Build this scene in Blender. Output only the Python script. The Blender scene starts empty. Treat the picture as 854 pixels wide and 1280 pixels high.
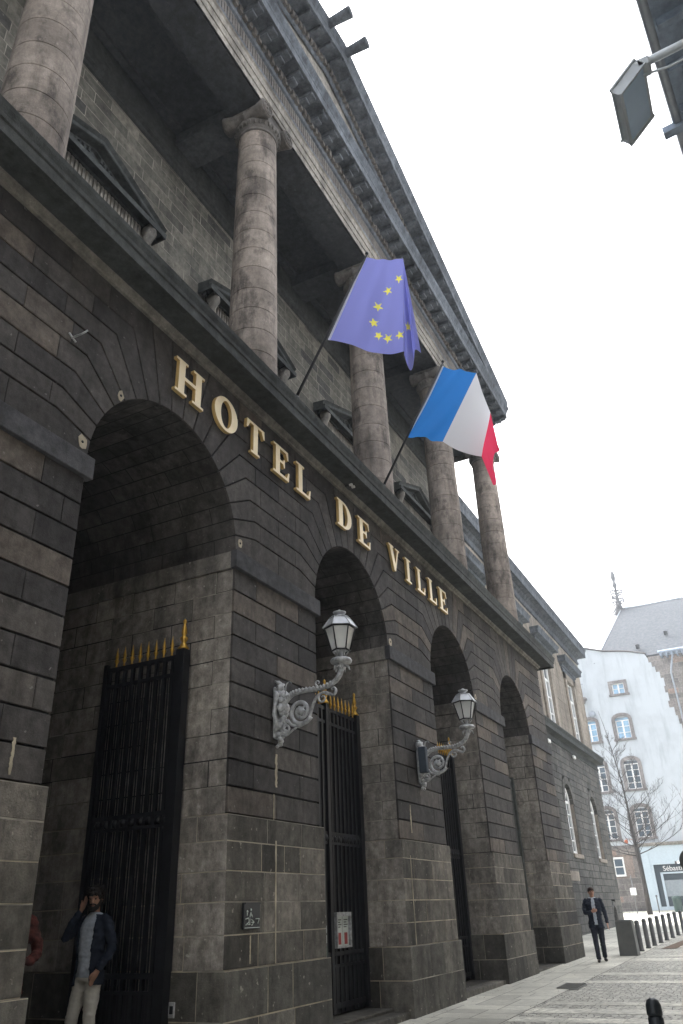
import bpy, bmesh, math, random
from mathutils import Vector, Matrix
RND = random.Random(11)
GLARE_HAZE = .0014
scene = bpy.context.scene
COL = scene.collection
PI = math.pi
V = Vector

# ------------------------------------------------------------------ materials
def nt(name):
    m = bpy.data.materials.new(name); m.use_nodes = True
    t = m.node_tree; t.nodes.clear()
    o = t.nodes.new('ShaderNodeOutputMaterial'); b = t.nodes.new('ShaderNodeBsdfPrincipled')
    t.links.new(b.outputs[0], o.inputs[0])
    return m, t, b
def ramp(t, src, stops, interp='LINEAR'):
    r = t.nodes.new('ShaderNodeValToRGB'); r.color_ramp.interpolation = interp
    while len(r.color_ramp.elements) < len(stops): r.color_ramp.elements.new(.5)
    for e, (p, c) in zip(r.color_ramp.elements, stops):
        e.position = p; e.color = (c[0], c[1], c[2], 1) if not isinstance(c, (int, float)) else (c, c, c, 1)
    t.links.new(src, r.inputs[0]); return r.outputs[0]
def noise(t, vec, scale, detail=5, rough=.6):
    n = t.nodes.new('ShaderNodeTexNoise'); n.inputs['Scale'].default_value = scale
    n.inputs['Detail'].default_value = detail; n.inputs['Roughness'].default_value = rough
    t.links.new(vec, n.inputs['Vector']); return n.outputs['Fac']
def pos(t, scale=(1, 1, 1)):
    g = t.nodes.new('ShaderNodeNewGeometry'); mp = t.nodes.new('ShaderNodeMapping')
    mp.inputs['Scale'].default_value = scale
    t.links.new(g.outputs['Position'], mp.inputs['Vector']); return mp.outputs[0], g
def mix(t, f, a, b, mode='MIX'):
    m = t.nodes.new('ShaderNodeMix'); m.data_type = 'RGBA'; m.blend_type = mode
    for i, s in ((0, f), (6, a), (7, b)):
        if isinstance(s, (int, float)): m.inputs[i].default_value = s
        elif isinstance(s, tuple): m.inputs[i].default_value = (*s, 1)
        else: t.links.new(s, m.inputs[i])
    return m.outputs[2]
def bump(t, b, h, strength=.3, dist=.01):
    n = t.nodes.new('ShaderNodeBump'); n.inputs['Strength'].default_value = strength
    n.inputs['Distance'].default_value = dist
    t.links.new(h, n.inputs['Height']); t.links.new(n.outputs[0], b.inputs['Normal'])
def simple(name, col, rough=.6, metal=0, var=.12, nscale=6, bmp=.15, spec=.3, emis=None):
    m, t, b = nt(name); p, g = pos(t)
    n = noise(t, p, nscale)
    c2 = tuple(min(1, x * (1 + var)) for x in col); c1 = tuple(x * (1 - var) for x in col)
    t.links.new(ramp(t, n, [(.3, c1), (.7, c2)]), b.inputs['Base Color'])
    b.inputs['Roughness'].default_value = rough; b.inputs['Metallic'].default_value = metal
    b.inputs['Specular IOR Level'].default_value = spec
    if bmp: bump(t, b, noise(t, p, nscale * 8), bmp, .004)
    return m
def stone(name, a, c, d=None, streak=.5, speck=.25, isl=.6, bmp=.5, rough=.85, big=.45, pale=None, stain=0, mott=.75):
    """block stone: tone per block, soft large patches, rain streaks, fine grain and pale flecks"""
    m, t, b = nt(name); p, g = pos(t)
    ps, _ = pos(t, (1.6, 1.6, .22))
    isld = g.outputs['Random Per Island']
    base = mix(t, ramp(t, isld, [(0, 0.0), (1, 1.0)]), a, c)
    if d:
        base = mix(t, ramp(t, isld, [(.86, 0.0), (.9, 1.0)]), base, d)
    base = mix(t, 1 - isl, base, tuple((x + y) / 2 for x, y in zip(a, c)))
    pat = noise(t, p, big, 4, .55)
    base = mix(t, 1.0, base, ramp(t, pat, [(.3, .62), (.55, 1.0), (.75, 1.25)]), 'MULTIPLY')
    st = noise(t, ps, 2.2, 6, .65)
    base = mix(t, streak, base, ramp(t, st, [(.32, .55), (.5, 1.0), (.72, 1.25)]), 'MULTIPLY')
    if stain:
        pz, _ = pos(t, (1.7, 1.7, .8)); s2 = noise(t, pz, 1.5, 8, .72)
        base = mix(t, stain, base, ramp(t, s2, [(.38, (.30, .30, .31)), (.50, (1.0, 1.0, 1.0))]), 'MULTIPLY')
    base = mix(t, mott, base, ramp(t, noise(t, p, 7.5, 6, .68), [(.34, .55), (.5, 1.0), (.66, 1.45)]), 'MULTIPLY')
    gr = noise(t, p, 55, 3, .7)
    base = mix(t, .5, base, ramp(t, gr, [(.3, .72), (.7, 1.3)]), 'MULTIPLY')
    fl = noise(t, p, 14, 2, .5)
    fm = ramp(t, fl, [(.69, 0.0), (.74, 1.0)])
    sm = t.nodes.new('ShaderNodeMath'); sm.operation = 'MULTIPLY'; sm.inputs[1].default_value = speck
    t.links.new(fm, sm.inputs[0])
    base = mix(t, sm.outputs[0], base, pale or tuple(min(1, x * 2.6) for x in c))
    t.links.new(base, b.inputs['Base Color'])
    b.inputs['Roughness'].default_value = rough; b.inputs['Specular IOR Level'].default_value = .25
    h = mix(t, .5, gr, noise(t, p, 9, 5, .6))
    bump(t, b, h, min(1, bmp * 1.5), .016)
    return m

M = {}
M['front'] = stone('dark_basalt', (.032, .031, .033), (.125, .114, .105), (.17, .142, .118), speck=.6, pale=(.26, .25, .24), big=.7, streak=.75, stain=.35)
M['jamb'] = stone('jamb_stone_lit', (.22, .203, .186), (.42, .385, .34), (.15, .142, .13), isl=.5, streak=.8, big=.8, stain=.6)  # paler than the front: different soot, plus street-side light put into the colour
M['base'] = stone('base_stone', (.080, .075, .064), (.22, .20, .172), (.05, .048, .044), isl=1, streak=.9, speck=.4, big=.9, stain=.5)
M['plinth'] = stone('plinth_stone', (.055, .053, .047), (.16, .15, .13), None, isl=.9, bmp=.9, speck=.6, streak=.9, big=1.2)
M['groove'] = simple('dark_joint', (.012, .012, .013), .9)
M['mortar'] = simple('pale_mortar', (.42, .37, .28), .9, nscale=2.5, var=.5)
M['mortar2'] = simple('grey_mortar', (.30, .28, .24), .9, nscale=2, var=.55)
M['impost'] = stone('impost_stone', (.055, .056, .062), (.075, .075, .08), speck=.15)
M['vault'] = stone('vault_stone', (.05, .049, .048), (.115, .106, .098), isl=.7, streak=.8, big=.8, stain=.7)
M['column'] = stone('column_stone', (.215, .182, .157), (.31, .268, .230), None, isl=.8, streak=1.0, speck=.12, big=1.2, stain=.8, mott=.45, rough=.9)
M['capital'] = stone('capital_stone', (.15, .138, .125), (.19, .175, .16), streak=.7)
M['cornice'] = stone('cornice_stone', (.045, .05, .049), (.07, .075, .073), streak=.8, speck=.05)
M['cornice_pale'] = stone('moulding_stone', (.17, .162, .145), (.24, .225, .20), streak=.8)
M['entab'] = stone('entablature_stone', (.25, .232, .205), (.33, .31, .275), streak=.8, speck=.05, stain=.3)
M['entabdark'] = stone('eaves_stone_veiled', (.095, .110, .128), (.145, .160, .180), streak=1.0, stain=.4, speck=.08)  # blue cast puts the glare veil over the upper stonework into its colour
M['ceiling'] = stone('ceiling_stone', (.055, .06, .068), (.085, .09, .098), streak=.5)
M['portico'] = stone('portico_wall_stone', (.10, .098, .084), (.21, .197, .165), (.07, .07, .064), isl=1, streak=.8, big=.8)
M['wingdark'] = stone('wing_stone', (.07, .07, .067), (.13, .125, .114), None, isl=.9, streak=.8, big=.6, speck=.5)
M['wingpale'] = stone('wing_upper_stone', (.24, .21, .175), (.32, .28, .235), isl=.6, streak=.8, mott=.5)
M['gold'] = simple('gilt_letter', (.90, .76, .50), .45, .1, .08, 4, .1, .5)
M['goldedge'] = simple('gilt_side', (.60, .42, .17), .5, .2)
M['gilt'] = simple('gilt_spike', (.62, .37, .07), .32, .75, .2, 12)
M['iron'] = simple('black_iron', (.011, .012, .015), .45, .1, .3, 8, .2, .45)
M['irongrey'] = simple('weathered_iron', (.09, .10, .095), .6, .2, .3, 8, .2, .45)
M['irongate'] = simple('gate_sheet', (.014, .014, .017), .55, .05, .3, 4)
M['lampmetal'] = simple('grey_painted_iron', (.42, .43, .44), .42, .3, .45, 18, .5, .5)
M['lamproof'] = simple('lantern_roof', (.45, .47, .49), .35, .35, .2, 6)
M['poster'] = simple('white_paper', (.55, .60, .56), .5)
M['red'] = simple('red_print', (.32, .06, .055), .5)
M['green'] = simple('green_print', (.03, .16, .08), .5)
M['ink'] = simple('dark_print', (.05, .05, .05), .5)
M['white'] = simple('white_paint', (.78, .78, .76), .45, var=.05)
M['plaster'] = None
M['tree'] = simple('bark', (.035, .03, .027), .9, var=.3)
M['bollard'] = simple('bollard_metal', (.11, .112, .115), .55, .1, .2, 5)
M['bollarddark'] = simple('bollard_black', (.02, .024, .028), .35, .2, .2, 5)
M['concrete'] = simple('grey_block', (.13, .135, .13), .7, 0, .2, 3)
M['zinc'] = simple('zinc', (.30, .33, .37), .45, .4, .15, 4)
M['finial'] = simple('old_iron', (.06, .06, .065), .6, 0, .3)
M['lampgrey'] = simple('floodlight_grey_veiled', (.46, .50, .54), .5, .2, .1)  # housing tone raised to paint in the glare around it
M['lampglass'] = simple('floodlight_glass_veiled', (.42, .54, .68), .25, 0, .05)  # pale blue is the overexposed veil painted into the lens
M['shopblue'] = simple('pale_blue_paint', (.47, .55, .60), .5, 0, .06)
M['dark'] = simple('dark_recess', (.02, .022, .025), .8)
M['shoplit'] = simple('shop_interior', (.25, .28, .30), .6)
M['shopdark'] = simple('slate_blue_panel', (.035, .05, .062), .5)
M['orange'] = simple('orange_plastic', (.45, .13, .06), .5)
M['slabpale'] = None
M['skin'] = simple('skin', (.42, .235, .165), .55, 0, .08, 9, .1, .4)
M['hair'] = simple('dark_hair', (.012, .009, .008), .6, 0, .4, 60, .6)
M['navy'] = simple('navy_cloth', (.014, .020, .036), .85, 0, .25, 18, .4)
M['navy2'] = simple('dark_blue_cloth', (.016, .019, .032), .85, 0, .25, 18, .4)
M['shirt'] = simple('pale_shirt', (.50, .55, .62), .85, 0, .1, 12, .4)
M['chino'] = simple('pale_chino', (.62, .60, .54), .9, 0, .1, 10, .4)
M['shoe'] = simple('dark_shoe', (.02, .018, .018), .4)
M['brownhair'] = simple('brown_hair', (.03, .014, .010), .7, 0, .4, 60, .6)
M['maroon'] = simple('maroon_patterned_cloth', (.085, .026, .022), .9, 0, .9, 14, .3)
M['eye'] = simple('eye_dark', (.02, .015, .012), .2)
M['lip'] = simple('lip', (.30, .11, .09), .5)

def glassmat(name, col, alpha, rough=.05):
    m, t, b = nt(name)
    b.inputs['Base Color'].default_value = (*col, 1); b.inputs['Roughness'].default_value = rough
    b.inputs['Specular IOR Level'].default_value = .9
    b.inputs['Alpha'].default_value = alpha
    return m
M['lanternglass'] = glassmat('lantern_glass', (.88, .90, .88), .62, .08)
M['pane'] = simple('window_glass', (.07, .10, .13), .04, 0, .4, .9, 0, 1.0)
M['panebright'] = simple('window_glass_painted_sky', (.20, .38, .55), .05, 0, .4, 1.4, 0, 1.0)  # upper panes: reflected sky put in as a blue base colour
def cloth(name, col):
    m, t, b = nt(name); p, g = pos(t)
    b.inputs['Base Color'].default_value = (*col, 1); b.inputs['Roughness'].default_value = .75
    tr = t.nodes.new('ShaderNodeBsdfTranslucent'); tr.inputs[0].default_value = (*col, 1)
    ms = t.nodes.new('ShaderNodeMixShader'); ms.inputs[0].default_value = .5
    out = [n for n in t.nodes if n.type == 'OUTPUT_MATERIAL'][0]
    t.links.new(b.outputs[0], ms.inputs[1]); t.links.new(tr.outputs[0], ms.inputs[2]); t.links.new(ms.outputs[0], out.inputs[0])
    w = t.nodes.new('ShaderNodeTexWave'); w.inputs['Scale'].default_value = 160; t.links.new(p, w.inputs['Vector'])
    bump(t, b, w.outputs['Fac'], .1, .001)
    return m
M['eublue'] = cloth('flag_violet_blue', (.29, .31, .76))
M['frblue'] = cloth('flag_blue', (.03, .23, .68))
M['frwhite'] = cloth('flag_white', (.85, .86, .90))
M['frred'] = cloth('flag_red', (.85, .06, .14))
M['star'] = cloth('flag_yellow', (1.0, .93, .16))

def plaster():
    m, t, b = nt('white_plaster'); p, g = pos(t); ps, _ = pos(t, (1, 1, .16))
    a = ramp(t, noise(t, ps, 1.5, 6, .65), [(.30, (.37, .405, .43)), (.5, (.47, .505, .535))])
    c = mix(t, .7, a, ramp(t, noise(t, p, .5, 6, .6), [(.3, .8), (.55, 1.0)]), 'MULTIPLY')
    t.links.new(c, b.inputs['Base Color']); b.inputs['Roughness'].default_value = .9
    bump(t, b, noise(t, p, 8), .4, .02); return m
M['plaster'] = plaster()
def slate():
    m, t, b = nt('slate_roof'); p, g = pos(t); ps, _ = pos(t, (2.2, 2.2, .12))
    a = ramp(t, noise(t, ps, 1.6, 5, .7), [(.35, (.028, .036, .046)), (.65, (.075, .083, .096))])
    br = t.nodes.new('ShaderNodeTexBrick'); mp = t.nodes.new('ShaderNodeMapping'); mp.inputs['Rotation'].default_value = (PI/2, 0, PI/2)
    t.links.new(g.outputs['Position'], mp.inputs[0]); t.links.new(mp.outputs[0], br.inputs['Vector'])
    br.inputs['Scale'].default_value = 3; br.inputs['Color1'].default_value = (1, 1, 1, 1); br.inputs['Color2'].default_value = (.85, .85, .85, 1); br.inputs['Mortar'].default_value = (.7, .7, .7, 1)
    c = mix(t, .5, a, br.outputs['Color'], 'MULTIPLY')
    t.links.new(c, b.inputs['Base Color']); b.inputs['Roughness'].default_value = .8; b.inputs['Specular IOR Level'].default_value = .15; return m
M['slate'] = slate()
def cobble():
    m, t, b = nt('cobble_stone'); p, g = pos(t)
    v = t.nodes.new('ShaderNodeTexVoronoi'); v.inputs['Scale'].default_value = 8.5; v.inputs['Randomness'].default_value = .75; t.links.new(p, v.inputs['Vector'])
    v2 = t.nodes.new('ShaderNodeTexVoronoi'); v2.feature = 'DISTANCE_TO_EDGE'; v2.inputs['Scale'].default_value = 8.5; v2.inputs['Randomness'].default_value = .75; t.links.new(p, v2.inputs['Vector'])
    sep = t.nodes.new('ShaderNodeSeparateColor'); t.links.new(v.outputs['Color'], sep.inputs[0])
    c = ramp(t, sep.outputs[0], [(0, (.33, .32, .275)), (1, (.55, .54, .47))])
    e = ramp(t, v2.outputs['Distance'], [(.02, .28), (.09, 1.0)])
    c = mix(t, 1.0, c, e, 'MULTIPLY')
    c = mix(t, .6, c, ramp(t, noise(t, p, .7), [(.3, .75), (.7, 1.15)]), 'MULTIPLY')
    t.links.new(c, b.inputs['Base Color']); b.inputs['Roughness'].default_value = .6
    bump(t, b, e, .8, .015); return m
M['cobble'] = cobble()
M['slab'] = stone('pavement_slab', (.55, .54, .475), (.68, .665, .58), (.46, .45, .395), isl=.8, streak=0, speck=.1, mott=.25, bmp=.2, rough=.65, big=.35)
M['slabline'] = simple('slab_joint', (.11, .11, .10), .9)
M['band'] = stone('paving_band_stone', (.52, .51, .45), (.66, .645, .56), isl=.8, streak=0, speck=.1, bmp=.2, rough=.65)
M['ground'] = stone('asphalt', (.12, .12, .11), (.16, .16, .15), isl=0, streak=0, speck=.1)
M['oppwall'] = stone('opposite_stone', (.46, .43, .38), (.58, .54, .48), isl=.5)  # wall tone kept pale to bounce fill light onto the hall front
M['eave'] = simple('eave_boards_veiled', (.27, .33, .42), .8, 0, .3, 5)  # lightened blue tone carries the glare that washes over the eave
M['brownstone'] = stone('brown_stone', (.13, .118, .11), (.24, .21, .19), (.28, .20, .16), isl=1)
M['surround'] = stone('lava_surround', (.17, .155, .15), (.23, .21, .20), isl=.4)

# ------------------------------------------------------------------ mesh helpers
class MB:
    def __init__(s): s.v = []; s.f = []; s.m = []; s.s = []
    def add(s, vs, fs, mat=0, smooth=False):
        n = len(s.v); s.v += [tuple(v) for v in vs]
        for f in fs: s.f.append([i + n for i in f]); s.m.append(mat); s.s.append(smooth)
        return s
    def box(s, x0, x1, y0, y1, z0, z1, mat=0):
        vs = [(x, y, z) for z in (z0, z1) for y in (y0, y1) for x in (x0, x1)]
        return s.add(vs, [(0, 2, 3, 1), (4, 5, 7, 6), (0, 1, 5, 4), (2, 6, 7, 3), (0, 4, 6, 2), (1, 3, 7, 5)], mat)
    def cbox(s, x0, x1, y0, y1, z0, z1, c=.01, mat=0):
        """box with chamfered edges"""
        b = bmesh.new(); bmesh.ops.create_cube(b, size=1)
        for v in b.verts: v.co = V(((x0 + x1) / 2 + v.co.x * (x1 - x0), (y0 + y1) / 2 + v.co.y * (y1 - y0), (z0 + z1) / 2 + v.co.z * (z1 - z0)))
        bmesh.ops.bevel(b, geom=b.edges[:], offset=c, segments=1, affect='EDGES')
        b.verts.index_update()
        s.add([v.co[:] for v in b.verts], [[v.index for v in f.verts] for f in b.faces], mat); b.free(); return s
    def obox(s, c, ax, ay, az, mat=0):
        c = V(c); ax, ay, az = V(ax), V(ay), V(az)
        vs = [c + ax * i + ay * j + az * k for k in (-1, 1) for j in (-1, 1) for i in (-1, 1)]
        return s.add(vs, [(0, 2, 3, 1), (4, 5, 7, 6), (0, 1, 5, 4), (2, 6, 7, 3), (0, 4, 6, 2), (1, 3, 7, 5)], mat)
    def tube(s, pts, rad, n=8, mat=0, smooth=True, flat=1.0):
        pts = [V(p) for p in pts]
        if isinstance(rad, (int, float)): rad = [rad] * len(pts)
        up = None; vs = []; fs = []
        for i, p in enumerate(pts):
            d = (pts[min(i + 1, len(pts) - 1)] - pts[max(i - 1, 0)]).normalized()
            if up is None:
                up = V((0, 0, 1)) if abs(d.z) < .9 else V((1, 0, 0))
            a = d.cross(up)
            if a.length < 1e-4: a = d.cross(V((0, 1, 0)))
            a.normalize(); bb = a.cross(d).normalized(); up = bb
            for k in range(n):
                t = 2 * PI * k / n
                vs.append(p + (a * math.cos(t) + bb * math.sin(t) * flat) * rad[i])
        for i in range(len(pts) - 1):
            for k in range(n):
                k2 = (k + 1) % n
                fs.append((i * n + k, (i + 1) * n + k, (i + 1) * n + k2, i * n + k2))
        s.add(vs, fs, mat, smooth)
        m = len(s.v) - len(vs)
        s.f.append([m + k for k in range(n)]); s.m.append(mat); s.s.append(False)
        s.f.append([m + (len(pts) - 1) * n + k for k in reversed(range(n))]); s.m.append(mat); s.s.append(False)
        return s
    def lathe(s, o, prof, n=24, mat=0, smooth=True, axis='z', ph=0.0):
        o = V(o); vs = []; fs = []
        for r, h in prof:
            for k in range(n):
                t = 2 * PI * k / n + ph
                if axis == 'z': q = V((r * math.cos(t), r * math.sin(t), h))
                elif axis == 'y': q = V((r * math.sin(t), h, r * math.cos(t)))
                else: q = V((h, r * math.cos(t), r * math.sin(t)))
                vs.append(o + q)
        for i in range(len(prof) - 1):
            for k in range(n):
                k2 = (k + 1) % n
                fs.append((i * n + k, i * n + k2, (i + 1) * n + k2, (i + 1) * n + k))
        fs.append(tuple(reversed(range(n)))); fs.append(tuple((len(prof) - 1) * n + k for k in range(n)))
        return s.add(vs, fs, mat, smooth)
    def prism(s, poly, fr, d0, d1, mat=0, side=None):
        """poly in (u,v); fr=(o,U,V,N); extruded between depths d0 and d1"""
        o, U, W, N = fr; n = len(poly)
        vs = [o + U * u + W * v + N * d for d in (d0, d1) for u, v in poly]
        s.add(vs, [tuple(reversed(range(n))), tuple(range(n, 2 * n))], mat)
        b = len(s.v) - 2 * n
        for i in range(n):
            j = (i + 1) % n
            s.f.append([b + i, b + j, b + n + j, b + n + i]); s.m.append(mat if side is None else side); s.s.append(False)
        return s
    def sweep(s, prof, path, mat=0, matf=None):
        """prof (out, z) swept along a plan path, outward = right hand of travel, mitred"""
        P = [V((p[0], p[1], 0)) for p in path]; nrm = []
        for i in range(len(P) - 1):
            d = (P[i + 1] - P[i]).normalized(); nrm.append(V((d.y, -d.x, 0)))
        rows = []
        for i, p in enumerate(P):
            if i == 0: o = nrm[0]
            elif i == len(P) - 1: o = nrm[-1]
            else: o = (nrm[i - 1] + nrm[i]) / (1 + nrm[i - 1].dot(nrm[i]))
            rows.append([p + o * a + V((0, 0, z)) for a, z in prof])
        k = len(prof)
        for j in range(len(P) - 1):
            for i in range(k - 1):
                mm = mat if matf is None else matf(i)
                s.add([rows[j][i], rows[j + 1][i], rows[j + 1][i + 1], rows[j][i + 1]], [(0, 1, 2, 3)], mm)
        for e in (0, -1):
            s.add(rows[e], [tuple(range(k))], mat)
        return s

def inset_poly(poly, ds):
    n = len(poly); out = []
    for i in range(n):
        a, b, c = poly[i - 1], poly[i], poly[(i + 1) % n]
        d1 = ds[i - 1]; d2 = ds[i]
        e1 = (b[0] - a[0], b[1] - a[1]); e2 = (c[0] - b[0], c[1] - b[1])
        l1 = math.hypot(*e1); l2 = math.hypot(*e2)
        n1 = (-e1[1] / l1, e1[0] / l1); n2 = (-e2[1] / l2, e2[0] / l2)
        det = n1[0] * n2[1] - n1[1] * n2[0]
        if abs(det) < .02:
            q = (b[0] + n1[0] * (d1 + d2) / 2, b[1] + n1[1] * (d1 + d2) / 2)
        else:
            x = (d1 * n2[1] - d2 * n1[1]) / det; y = (n1[0] * d2 - n2[0] * d1) / det
            q = (b[0] + x, b[1] + y)
        out.append(q)
    return out
def block(mb, poly, ds, fr, g=.03, ch=.005, top=0.0, m=0, mg=1):
    """one masonry block: groove floor round it (material mg), steep side, small arris, face"""
    o, U, W, N = fr
    r0 = poly; r1 = inset_poly(poly, ds); r2 = r1; r3 = inset_poly(poly, [d + ch * (1 if len(poly) > 4 else RND.choice((.8, 1, 1.3, 2.2))) for d in ds])
    if len(poly) == 4 and g > .015: r3 = [(a + RND.uniform(-.003, .003), b + RND.uniform(-.003, .003)) for a, b in r3]
    pt = lambda q, d: o + U * q[0] + W * q[1] + N * d
    n = len(poly)
    rings = [[pt(q, top - g) for q in r0], [pt(q, top - g) for q in r1], [pt(q, top - ch) for q in r2], [pt(q, top) for q in r3]]
    base = len(mb.v)
    for r in rings: mb.v += [tuple(p) for p in r]
    for k in range(3):
        for i in range(n):
            if k == 0 and ds[i] < 1e-5: continue
            j = (i + 1) % n
            a, b, c, d = base + k * n + i, base + k * n + j, base + (k + 1) * n + j, base + (k + 1) * n + i
            mb.f.append([a, b, c, d]); mb.m.append(mg if k == 0 else m); mb.s.append(False)
    mb.f.append([base + 3 * n + i for i in range(n)]); mb.m.append(m); mb.s.append(False)
def rect_block(mb, u0, u1, v0, v1, fr, l=.004, r=.004, b=.013, t=.013, **k):
    block(mb, [(u0, v0), (u1, v0), (u1, v1), (u0, v1)], [b, r, t, l], fr, **k)

FX = lambda y=0: (V((0, y, 0)), V((1, 0, 0)), V((0, 0, 1)), V((0, -1, 0)))        # faces the street
FL = lambda x: (V((x, 0, 0)), V((0, -1, 0)), V((0, 0, 1)), V((-1, 0, 0)))         # faces -X, u = -y
FR = lambda x: (V((x, 0, 0)), V((0, 1, 0)), V((0, 0, 1)), V((1, 0, 0)))           # faces +X

BASE = {}
FRAME = [1.0, V((0, 0, 0))]   # size factor and shift of the block being built (scales it about the camera)
WING_CAM_SCALE = (1.370, V((0, 2.22, -.629)))  # wing scaled about the camera point, which pushes it farther back
FAR_CAM_SCALE = (1.6, V((0, 3.6, -1.02)))  # far buildings, tree and nearby items scaled up about the camera position
def set_cam_scale(u=(1.0, V((0, 0, 0)))): FRAME[0], FRAME[1] = u
def tf(p): return V(p) * FRAME[0] + FRAME[1]
def oz(x): return (gz(x * FRAME[0] + FRAME[1].x) - FRAME[1].z) / FRAME[0]
def thing(name, label, cat, loc=(0, 0, 0), group=None):
    loc = tuple(tf(loc)); o = bpy.data.objects.new(name, None); COL.objects.link(o); o.location = loc; o.empty_display_size = .2
    o['label'] = label; o['category'] = cat
    if group: o['group'] = group
    BASE[o.name] = V(loc); return o
def obj(name, mb, mats, parent=None, label=None, bev=None):
    base = BASE.get(parent.name, V((0, 0, 0))) if parent else V((0, 0, 0))
    me = bpy.data.meshes.new(name)
    me.from_pydata([tuple(tf(v) - base) for v in mb.v], [], mb.f)
    if not isinstance(mats, (list, tuple)): mats = [mats]
    for m in mats: me.materials.append(M[m] if isinstance(m, str) else m)
    me.polygons.foreach_set('material_index', mb.m); me.polygons.foreach_set('use_smooth', mb.s)
    me.update()
    o = bpy.data.objects.new(name, me); COL.objects.link(o)
    if parent: o.parent = parent; BASE[o.name] = base
    if label: o['label'] = label
    return o
def tag(o, label, cat, group=None):
    o['label'] = label; o['category'] = cat
    if group: o['group'] = group
    return o
def struct(name, mb, mats):
    o = obj(name, mb, mats); o['kind'] = 'structure'; return o
def dup(o, parent, off=(0, 0, 0)):
    """copy of a part with its sub-parts"""
    c = o.copy(); COL.objects.link(c); c.parent = parent; c.location = V(o.location) + V(off)
    if parent: BASE[c.name] = BASE.get(parent.name, V((0, 0, 0)))
    for ch in o.children: d = ch.copy(); COL.objects.link(d); d.parent = c
    return c
def dup_thing(root, loc, label, rotz=None):
    r = root.copy(); COL.objects.link(r); r.location = loc; r['label'] = label
    if rotz is not None: r.rotation_euler = (0, 0, rotz)
    for ch in list(root.children):
        c = ch.copy(); COL.objects.link(c); c.parent = r
        for g in ch.children: d = g.copy(); COL.objects.link(d); d.parent = c
    return r

def gz(x): return -.04 + .0117 * max(-60, min(x, 120))
def sm(t): t = max(0, min(1, t)); return t * t * (3 - 2 * t)
def gzz(x, y): return gz(x)

# ------------------------------------------------------------------ ground
def sheet(xs, ys, dz=0.0, f=gzz):
    mb = MB(); n = len(ys)
    vs = [(x, y, f(x, y) + dz) for x in xs for y in ys]
    fs = [(i * n + j, (i + 1) * n + j, (i + 1) * n + j + 1, i * n + j + 1) for i in range(len(xs) - 1) for j in range(n - 1)]
    mb.add(vs, fs); return mb
def fr_(a, b, n): return [a + (b - a) * i / n for i in range(n + 1)]
struct('ground', sheet([-2000, -300, -60, -20, 0, 10, 20] + [27.4, 60, 119, 121, 300, 2000], [-2000, -300, -60, -20, -9, -6, -4, -2, -1.2, -1, -.8, -.6, -.4, -.2, 0, .2, .4, 1, 3, 8, 20, 60, 300, 2000], -.03), 'ground')
struct('road', sheet([-30, 0, 27.4, 79], [-14, -6, -1.62], 0.0), 'cobble')
# pavement of separate slabs beside the hall, joints as gaps over a dark bed
struct('pavement_bed', sheet([-12, 0, 27.4, 79.2], [-1.62, 0, 3, 9], -.008), 'slabline')
mb = MB()
def slab(mb, x0, x1, y0, y1, dz=.004, g=.007):
    a = [(x0 + g, y0 + g), (x1 - g, y0 + g), (x1 - g, y1 - g), (x0 + g, y1 - g)]
    mb.add([(x, y, gzz(x, y) + dz) for x, y in a], [(0, 1, 2, 3)])
x = -10
while x < 79:
    w = RND.choice([.45, .6, .9, 1.1]) if x < 27 else RND.choice([.6, .9])
    ys = [-1.62, RND.choice([-1.1, -.95, -.8]), RND.choice([-.5, -.3]), .02] if x < 27 else [-1.62, -1.1, -.4, .3, 1.0, 1.8, 2.7, 4, 6, 8.5]
    for a, b in zip(ys, ys[1:]):
        if x > 52 or b <= 2.7: slab(mb, x, x + w, a, b)
    x += w
struct('pavement', mb, 'slab')
mb = MB()
for xa, xb in ((4.2, 4.6), (5.1, 5.5), (9.0, 9.4), (9.9, 10.3), (13.82, 14.31), (14.83, 15.4), (15.91, 16.34), (19.58, 20.08), (21.35, 21.96), (25.3, 26.31), (26.9, 27.4), (31, 31.5), (33, 33.5), (37, 37.5), (42, 42.6), (47, 47.6)):
    y = -9.0
    while y < -1.7:
        w = RND.choice([.7, .9, 1.1]); slab(mb, xa, xb, y, min(y + w, -1.63), .004, .006); y += w
struct('paving_band', mb, 'band')
mb = MB(); mb.add([(x, y, gzz(x, y) + .012) for x, y in ((30.3, -1.92), (30.3, -2.4), (32.4, -2.43), (38.0, -2.3), (37.2, -1.95))], [(0, 1, 2, 3)])
tag(obj('tree_grate', mb, simple('rust_grate', (.12, .08, .05), .8)), 'rust brown grate set in the cobbles beside the bollard row', 'grate')
mb = MB(); z0 = .012
mb.add([(x, y, gzz(x, y) + z0) for x, y in ((18.46, -1.30), (18.18, -1.80), (19.24, -1.80), (19.55, -1.28))], [(0, 1, 2, 3)])
for i in range(9):
    x = 18.42 + i * .11; mb.box(x, x + .05, -1.74, -1.34, gz(x) + .01, gz(x) + .022)
tag(obj('drain_cover', mb, simple('dark_iron_cover', (.15, .15, .135), .6)), 'dark iron drain cover at the edge of the pale slabs', 'drain cover')
mb = MB()
for i in range(240):
    x = RND.uniform(13, 34); y = RND.choice((RND.uniform(-5, -.1), RND.uniform(-.35, -.13), RND.uniform(-1.75, -1.5))); r = RND.uniform(.006, .02); a = RND.uniform(0, 6.3)
    mb.add([(x + r * math.cos(a + k * 2.1 + (k == 1) * .4), y + r * math.sin(a + k * 2.1), gz(x) + .008 + (k == 2) * .006) for k in range(3)], [(0, 1, 2)])
tag(obj('litter_crumbs', mb, simple('dry_leaf_bits', (.16, .12, .07), .9)), 'scattered dry leaf crumbs on the paving', 'debris')
bpy.data.objects['litter_crumbs']['kind'] = 'stuff'
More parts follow.
